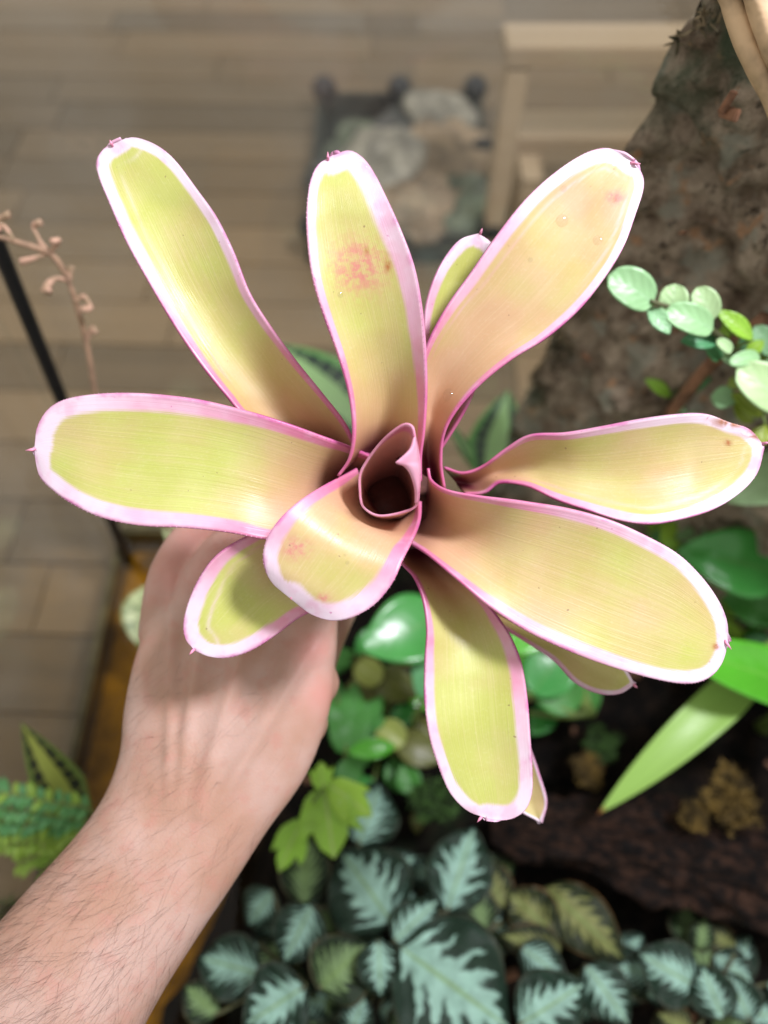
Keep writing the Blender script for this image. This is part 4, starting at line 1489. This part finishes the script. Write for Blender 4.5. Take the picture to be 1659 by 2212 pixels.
for i in range(34):
    x, y_ = vr.uniform(1560, 1700), vr.uniform(700, 1010)
    if x < 1560 + (y_ - 760) * .35 or (y_ > 880 and x < 1600):
        continue
    tz = vr.uniform(.385, .44)
    a = vr.uniform(0, 6.283)
    l = vr.uniform(34, 62)
    B, T = W(x, y_, tz), W(x + l * math.cos(a), y_ + l * math.sin(a), tz + vr.uniform(-.006, .006))
    leaf(t, B, T, wpx(l * vr.uniform(.55, .85), B), M[vr.choice(['mint', 'mint', 'lime', 'palemint', 'mintd', 'ylime'])], shape=vr.choice(['round', 'ellip', 'obovate']), arch=vr.uniform(.04, .14), fold=vr.uniform(0, .2), nu=10, nv=8)
    q = vnear(B)
    tube("petiole", [q, (q + B) / 2 + Vector((0, 0, -.003)), B], [.0010, .0008, .0007], M['stemg'], t, n=5, seg=5)
for i, (b, tp, w, mk, lab) in enumerate([((1473, 815), (1393, 819), 28, 'lime', "single flat lime leaf sprouting from the bark below the coin leaves"),
                                         ((1490, 818), (1542, 808), 28, 'mintd', "single dark green leaf sprouting from the bark next to a lime one"),
                                         ((1520, 889), (1456, 862), 38, 'mint', "single oval mint leaf on the bark just above the right rosette leaf")]):
    t = thing("bark_sprout", lab, "leaf", "single leaves sprouting from the bark")
    B = cork_hit(b[0], b[1], .020)
    d = (B - CAM).dot(FWD)
    T = W(tp[0], tp[1], d - .006)
    leaf(t, B, T, wpx(w, B), M[mk], shape='ellip', arch=.1, nu=10, nv=6)
    g = cork_hit(b[0] + 10, b[1] + 6, -.012)
    tube("stem", [g, B], [.0016, .001], M['stemg'], t, n=4, seg=6)

# striped leaf rosettes
def striped_plant(label, crown_px, z, leaves, mk):
    t = thing("striped_plant", label, "plant", "plants with dark striped leaves")
    crown = gp(crown_px[0], crown_px[1], z)
    g = crown.copy()
    g.z = max(0.035, soil_h(max(g.x, -.17), min(max(g.y, -.3), YB - .012)) - .004)
    tube("stem", [g, (g + crown) / 2, crown], [.006, .005, .005], M['stemg'], t, n=6, seg=8)
    for (b, tp, w, z0, z1) in leaves:
        B, T = gp(b[0], b[1], z0), gp(tp[0], tp[1], z1)
        leaf(t, B, T, wpx(w, B), M[mk], shape='lance', arch=.08, fold=.14, nu=26, nv=14, th=.0011)
        tube("leaf_base", [crown, B], [.005, .003], M['stemg'], t, n=3, seg=7)
    return t


striped_plant("striped plant with an upright dark banded leaf at the foot of the cork slab", (1045, 1060), Z + .08,
              [((1058, 1035), (1098, 843), 128, Z + .10, Z + .14), ((1080, 1030), (1185, 920), 70, Z + .09, Z + .12),
               ((1035, 1020), (962, 905), 30, Z + .10, Z + .13)], 'stripe')
striped_plant("striped plant with cross barred pale leaf showing between the upper rosette leaves", (830, 1010), Z + .08,
              [((800, 935), (590, 742), 150, Z + .10, Z + .13), ((820, 1000), (640, 960), 90, Z + .09, Z + .10)], 'stripe')
striped_plant("yellow striped plant leaning over the tank edge beside the creeping fern", (185, 1790), Z + .05,
              [((178, 1775), (46, 1562), 100, Z + .075, Z + .13)], 'stripey')

# variegated leaf by the water
t = thing("speckled_plant", "speckled pale green leaf over the amber water beside the knuckles", "plant")
root = gp(330, 1420, .062)
root.z = 0.04
B, T = gp(300, 1395, .12), gp(325, 1262, .125)
leaf(t, B, T, wpx(95, B), M['speck'], shape='ellip', arch=.1, fold=.1)
B2, T2 = gp(395, 1190, .12), gp(380, 1115, .125)
leaf(t, B2, T2, wpx(60, B2), M['speck'], shape='ellip', arch=.1, fold=.1)
tube("stem", [root, (root + B) / 2, B], [.002, .0018, .0015], M['stemg'], t, n=6, seg=7)
tube("stem", [B, (B + B2) / 2 - Vector((0, 0, .006)), B2], [.0018, .0016, .0014], M['stemg'], t, n=6, seg=7)

# creeping fern, lower left
t = thing("creeping_fern", "creeping fern with beaded green leaflets beside the forearm", "fern")
fl_me = leaf_mesh((0, 0, 0), (0, 0.0110, 0.0010), 0.0056, shape='ellip', arch=.1, fold=.15, nrm=Vector((0, 0, 1)), nu=7, nv=5)
fl_me.materials.append(M['fern'])
fl_me2 = fl_me.copy()
fl_me2.materials.clear()
fl_me2.materials.append(M['fernl'])
root = gp(205, 1850, Z + .02)
root.z = 0.036
hub = gp(195, 1795, Z + .09)
tube("stem", [root, (root + hub) / 2 + Vector((.004, 0, 0)), hub], [.0025, .002, .0018], M['stemg'], t, n=6, seg=7)
fr = random.Random(4)
for (x0, y0, x1, y1, z0, z1, m_) in [(198, 1750, -60, 1700, .115, .13, 0), (195, 1775, -60, 1740, .11, .12, 0), (195, 1790, -60, 1772, .105, .11, 0),
                                     (195, 1800, -50, 1802, .10, .10, 1), (195, 1815, -40, 1828, .095, .09, 1), (195, 1815, 40, 1868, .085, .075, 1),
                                     (198, 1820, 90, 1885, .08, .07, 1)]:
    A_, B_ = gp(x0, y0, Z + z0), gp(x1, y1, Z + z1)
    pts = [hub, A_] + [A_.lerp(B_, f) + Vector((0, 0, .004 * math.sin(3.14 * f))) for f in (.25, .5, .75, 1)]
    fro = tube("frond", pts, [.0012, .0011, .001, .0009, .0008, .0006], M['stemg'], t, n=20, seg=6)
    L = (B_ - A_).length
    nl = int(L / .0056)
    for q in range(nl):
        f = (q + .5) / nl
        p = A_.lerp(B_, f) + Vector((0, 0, .004 * math.sin(3.14 * f)))
        for sgn in (-1, 1):
            l = link("leaflet", fl_me2 if (m_ or fr.random() < .2) else fl_me, None, fro)
            l.location = p + Vector((0, 0, fr.uniform(-.0006, .0012)))
            ang = math.atan2((B_ - A_).y, (B_ - A_).x) - math.pi / 2 + sgn * fr.uniform(.9, 1.25)
            l.rotation_euler = (fr.uniform(-.1, .35), fr.uniform(-.2, .2), ang)
            sc_ = fr.uniform(.8, 1.1)
            l.scale = (sc_, sc_, sc_)

bx = link("dark_gap_block", box_mesh(XL + .013, gp(165, 1880, .12).x, gp(60, 2020, .12).y, gp(60, 1815, .12).y, 0.030, 0.115, .004), M['black'])  # plain black block, added to stand in for a dark gap
tag(bx, "black block added to fill the dark gap below the creeping fern", "box")
mo = thing("moss_clump", "flat green moss cushion on the black box beside the forearm", "moss")


def moss(t, c, r, mat, n=240, seed=0, squash=.5):
    g = random.Random(seed)
    v, f = [], []
    for i in range(n):
        th = g.uniform(0, 6.283)
        rad = r * math.sqrt(g.random()) * (0.75 + 0.45 * noise.noise(Vector((math.cos(th) * 1.6, math.sin(th) * 1.6, seed))))
        rad = min(rad, r * .99)
        h = r * squash * math.sqrt(max(0, 1 - (rad / r) ** 2)) * g.uniform(.5, 1.1)
        p = c + Vector((rad * math.cos(th), rad * math.sin(th), h - r * .12))
        d = Vector((g.gauss(0, 1), g.gauss(0, 1), g.uniform(.2, 1.4))).normalized()
        s = d.cross(Vector((g.gauss(0, 1), g.gauss(0, 1), g.gauss(0, 1)))).normalized()
        L, wd = r * g.uniform(.10, .34), r * g.uniform(.012, .035)
        b = len(v)
        v += [p - s * wd, p + s * wd, p + d * L * .6 + s * wd * .7, p + d * L, p + d * L * .6 - s * wd * .7]
        f += [(b, b + 1, b + 2, b + 3, b + 4)]
    o = link("moss_fronds", mesh_from(v, f), mat, t, kind="stuff")
    core = sphere(c + Vector((0, 0, -r * .25)), r * .62, 10, 6)
    cm = mesh_from(core[0], core[1])
    for vv in cm.vertices:
        vv.co.z = c.z - r * .25 + (vv.co.z - c.z + r * .25) * squash
        vv.co += Vector((noise.noise(vv.co * 80), noise.noise(vv.co * 80 + Vector((5, 0, 0))), 0)) * r * .2
    link("moss_core", cm, M['soil'], t)
    return o


c = gp(25, 1975, .118)
moss(mo, c, .016, M['mossg'], 260, 5)

# black hose and dried flower stalk, back left
P0, P1 = W(135, 868, .56), W(-20, 492, .437)
dv = (P0 - P1)
foot = P0 + dv * ((0.05 - P0.z) / dv.z)
hose = tube("hose", [foot, P0, P1, P1 - dv.normalized() * .10], .0050, M['black'], n=20, seg=14)
tag(hose, "thin black hose standing in the corner of the glass", "hose")

t = thing("dried_flower_stalk", "dried brown flower stalk with curled dead florets rising past the black hose", "dried stalk")
main = [W(214, 905, .485), W(205, 850, .47), W(188, 745, .45), W(163, 650, .43), W(140, 590, .42), W(108, 548, .412), W(60, 530, .405), W(-10, 510, .40)]
base = main[0].copy()
base.x += .012
base.z = .05
tube("stem", [base, base.lerp(main[0], .5) + Vector((.006, 0, 0))] + main, [.0024, .0022, .0020, .0018, .0017, .0016, .0016, .0017, .0018, .0014], M['dry'], t, n=50, seg=8, rough=.25)
for pts in ([(108, 548, .412), (85, 520, .41), (72, 488, .408), (88, 480, .406)], [(108, 548, .412), (128, 520, .408), (112, 524, .405)],
            [(100, 548, .412), (72, 558, .41), (45, 565, .41)], [(30, 520, .402), (12, 492, .40), (-4, 478, .40), (20, 462, .398)],
            [(150, 606, .423), (118, 602, .42), (98, 618, .418), (108, 632, .417)], [(118, 602, .42), (95, 632, .418)],
            [(165, 655, .43), (180, 640, .428), (196, 664, .427), (178, 668, .427)], [(186, 740, .45), (200, 708, .446), (206, 720, .446)],
            [(150, 606, .423), (152, 575, .42)], [(-4, 500, .40), (-4, 490, .40)]):
    tube("floret", [W(*p) for p in pts], [.0013] * (len(pts) - 1) + [.0021], M['dryt'], t, n=4 * len(pts), seg=7, rough=.4)

# tan twigs, upper right, lying on the bark
def cork_at(px, py, d):
    p = cork_hit(px, py)
    return W(px, py, (p - CAM).dot(FWD) - d)


for (a, b, r, lab) in (((1578, 0), (1670, 215), .0043, "thick tan twig slanting across the top of the cork slab"),
                       ((1632, -10), (1720, 200), .0045, "tan twig lying parallel behind the thicker slanting twig")):
    pa, pb = cork_at(a[0], a[1], .030), cork_at(b[0], b[1], .030)
    mid = (pa + pb) / 2 + Vector((-.002, -.002, .001))
    o = tube("twig", [pa + (pa - pb) * .3, pa, mid, pb, pb + (pb - pa) * .5], [r, r * .95, r * 1.05, r, r * .9], M['twig'], n=40, seg=12, rough=.22)
    tag(o, lab, "twig")
rr = random.Random(9)
for i in range(16):
    x, y_ = rr.uniform(1150, 1650), rr.uniform(120, 880)
    if x < 1480 - (y_ - 80) * .43 + 60:
        continue
    c = cork_hit(x, y_, .018)
    o = link("bark_chip", box_mesh(-.007, .007, -.0025, .0025, -.0012, .0012, .0006), M['bark'])
    o.location = c
    o.rotation_euler = (rr.uniform(0, 3), rr.uniform(0, 3), rr.uniform(0, 3))
    o.scale = [rr.uniform(.5, 1.1)] * 3
    tag(o, "small reddish bark chip stuck on the cork slab", "bark chip", "bark chips on the cork slab")

# thin pale aerial root on the bark
o = tube("aerial_root", [cork_hit(1380, 960, .018), cork_hit(1470, 850, .024), cork_hit(1560, 740, .022), cork_hit(1680, 640, .020)],
         [.0030, .0038, .0042, .0045], M['bark'], n=30, seg=8, rough=.35)
tag(o, "brown root running diagonally up the bark behind the coin leaves", "root")

# driftwood, lower right
dw = [gp(1060, 1790, Z + .045), gp(1160, 1795, Z + .05), gp(1290, 1815, Z + .052), gp(1420, 1830, Z + .056), gp(1540, 1860, Z + .058), gp(1680, 1900, Z + .058), gp(1850, 1960, Z + .05)]
q = catmull([list(p) for p in dw], 90)
rad = np.interp(np.linspace(0, 1, 90), [0, .1, .3, .5, .75, 1], [.010, .019, .024, .031, .037, .04])
v, f, al, ac = [], [], [], []
SEG = 56
for i in range(90):
    tg = Vector(q[min(i + 1, 89)] - q[max(i - 1, 0)]).normalized()
    a = tg.cross(Vector((0, 0, 1))).normalized()
    b = a.cross(tg)
    for j in range(SEG):
        th = 2 * math.pi * j / SEG
        d = Vector((math.cos(th) * 1.3, math.sin(th) * 1.3, i * .035))
        k_ = 1 + .40 * noise.fractal(d * 1.6, 1, 2, 4) + .16 * noise.noise(Vector((math.cos(th) * 7, math.sin(th) * 7, i * .05))) + .07 * noise.noise(Vector((math.cos(th) * 15, math.sin(th) * 15, i * .3)))
        v.append(Vector(q[i]) + (a * math.cos(th) + b * math.sin(th) * .8) * float(rad[i]) * k_)
        al.append(i / 89 * 3)
        ac.append(th / 3.14159 if th < 3.14159 else 2 - th / 3.14159)
for i in range(89):
    for j in range(SEG):
        k_ = (j + 1) % SEG
        f.append((i * SEG + j, i * SEG + k_, (i + 1) * SEG + k_, (i + 1) * SEG + j))
f.append(tuple(range(SEG - 1, -1, -1)))
f.append(tuple(range(89 * SEG, 90 * SEG)))
o = link("driftwood", mesh_from(v, f, True, {"along": al, "across": ac}), M['drift'])
tag(o, "dark weathered driftwood lying across the soil under the strap leaf", "driftwood")
for i, (x, y_, r, z, mk, lab) in enumerate([(1585, 1725, .020, .10, 'moss', "golden brown moss tuft on the driftwood"),
                                            (1500, 1765, .011, .095, 'moss', "small golden moss tuft next to the larger tuft on the wood"),
                                            (1300, 1610, .014, .055, 'mossg', "green moss patch on the soil near the strap leaf tip"),
                                            (1270, 1660, .013, .055, 'moss', "brown moss patch between the bottom leaf and strap leaf"),
                                            (930, 1730, .018, .06, 'mossg', "dark green moss between the hand and the bottom leaf")]):
    t = thing("moss_clump", lab, "moss", "moss tufts")
    c = gp(x, y_, Z + z)
    moss(t, c, r * 1.25, M[mk], 900, i, .30)
    if z < .08:
        g = c.copy()
        g.z = soil_h(c.x, c.y)
        tube("moss_stem", [g, c], [.004, .006], M['soil'], t, n=4, seg=7, rough=.3)
    else:
        g = c.copy()
        g.z = c.z - .035
        tube("moss_stem", [g, c], [.006, .006], M['drift'], t, n=4, seg=7, rough=.3)

# leaf litter on the soil
rr = random.Random(31)
for i in range(24):
    x, y_ = rr.uniform(-.09, .40), rr.uniform(-.12, .30)
    c = Vector((x, y_, soil_h(x, y_) + .002))
    o = link("bark_chip", box_mesh(-.006, .006, -.003, .003, -.0012, .0012, .0005), M['bark'])
    o.location = c
    o.rotation_euler = (rr.uniform(-.5, .5), rr.uniform(-.5, .5), rr.uniform(0, 3))
    o.scale = [rr.uniform(.5, 1.3)] * 3
    tag(o, "small brown bark chip lying on the dark soil", "bark chip", "bark chips on the soil")

for o in jp:
    del o["root"]

# ------------------------------------------------------------------ things on the floor beyond the glass
st = thing("step_stool", "pale wooden two step stool on the plank floor beyond the glass", "stool")
c0 = gp(1095, 520, 0.0)
xl = c0.x
yf = c0.y - .01


def sbox(name, x0, x1, y0, y1, z0, z1):
    return link(name, box_mesh(x0, x1, y0, y1, z0, z1, .002), M['palewood'], st)


HT, HL = .30, .16
ytb, ytf = gp(1200, 48, HT).y, gp(1200, 104, HT).y
ylb, ylf = gp(1200, 236, HL).y, gp(1200, 300, HL).y
xl = gp(1096, 104, HT).x
sbox("top_tread", xl, xl + .33, ytf, ytb, HT - .022, HT)
xl2 = gp(1112, 300, HL).x
sbox("lower_tread", xl2, xl + .33, ylf, ylb, HL - .020, HL)
for x in (xl + .003, xl + .30):
    sbox("leg", x, x + .026, ytf + .004, ytf + .032, 0.0, HT - .0225)
for x in (xl2 + .008, xl + .30):
    sbox("leg", x, x + .026, ylf + .004, ylf + .030, 0.0, HL - .0205)
    sbox("side_rail", x + .001, x + .025, ylf + .031, ytf + .003, HL - .05, HL - .021)

tr = thing("stone_tray", "cluttered black rimmed tray with knobbed corners on the floor beyond the glass", "tray")
a, b, c_, d_ = gp(700, 262, 0.0), gp(1030, 262, 0), gp(690, 560, 0), gp(1040, 560, 0)
x0, x1, ya, yb = (a.x + c_.x) / 2, (b.x + d_.x) / 2, c_.y, a.y
link("tray_floor", box_mesh(x0, x1, ya, yb, 0.0004, .010, .001), M['traydk'], tr)
for args in ((x0 - .012, x0, ya - .012, yb + .012), (x1, x1 + .012, ya - .012, yb + .012),
             (x0 + .0005, x1 - .0005, ya - .012, ya), (x0 + .0005, x1 - .0005, yb, yb + .012)):
    link("rim", box_mesh(*args, .0004, .045, .003), M['traydk'], tr)
for kx, ky in ((x0, ya), (x1, ya), (x0, yb), (x1, yb), ((x0 + x1) / 2, yb), (x1, (ya + yb) / 2)):
    kv, kf = sphere(Vector((kx, ky, .055)), .021, 12, 8)
    link("knob", mesh_from(kv, kf), M['black'], tr)
rr = random.Random(14)
spots = [(.22, .18, .085), (.52, .14, .12), (.84, .2, .10), (.16, .47, .07), (.44, .46, .13), (.78, .52, .12), (.2, .8, .06), (.5, .8, .07), (.74, .84, .10),
         (.33, .66, .05), (.62, .3, .05), (.9, .74, .06), (.34, .3, .05), (.1, .64, .05)]
MS = [M['stone'], simple("tan_stone", (0.27, 0.20, 0.13), 0.7, 0.5, 22, bump=0.003), simple("mossy_stone", (0.13, 0.15, 0.10), 0.8, 0.6, 26, bump=0.003),
      simple("dark_stone", (0.07, 0.07, 0.065), 0.6, 0.5, 26, bump=0.003)]
kinds = [3, 1, 2, 3, 0, 1, 2, 3, 0, 1, 2, 3, 3, 2]
names = ["pale rounded stone lying in the black rimmed tray", "tan stone lying in the black rimmed tray", "mossy green stone lying in the black rimmed tray", "dark stone lying in the black rimmed tray"]
for i, (fx, fy, r) in enumerate(spots):
    r *= .62
    cc = Vector((x0 + (x1 - x0) * fx, ya + (yb - ya) * fy, .010 + r * .40))
    vv, ff = sphere(Vector((0, 0, 0)), r, 24, 14)
    sm_ = mesh_from(vv, ff)
    for w_ in sm_.vertices:
        w_.co *= 1 + .55 * noise.fractal(w_.co * 14 + Vector((i * 3.1, 0, 0)), 1, 2, 3)
        w_.co.z *= .5
    o = link("stone", sm_, MS[kinds[i]])
    o.location = cc
    o.rotation_euler = (0, 0, rr.uniform(0, 6))
    tag(o, names[kinds[i]], "stone", "stones in the tray")
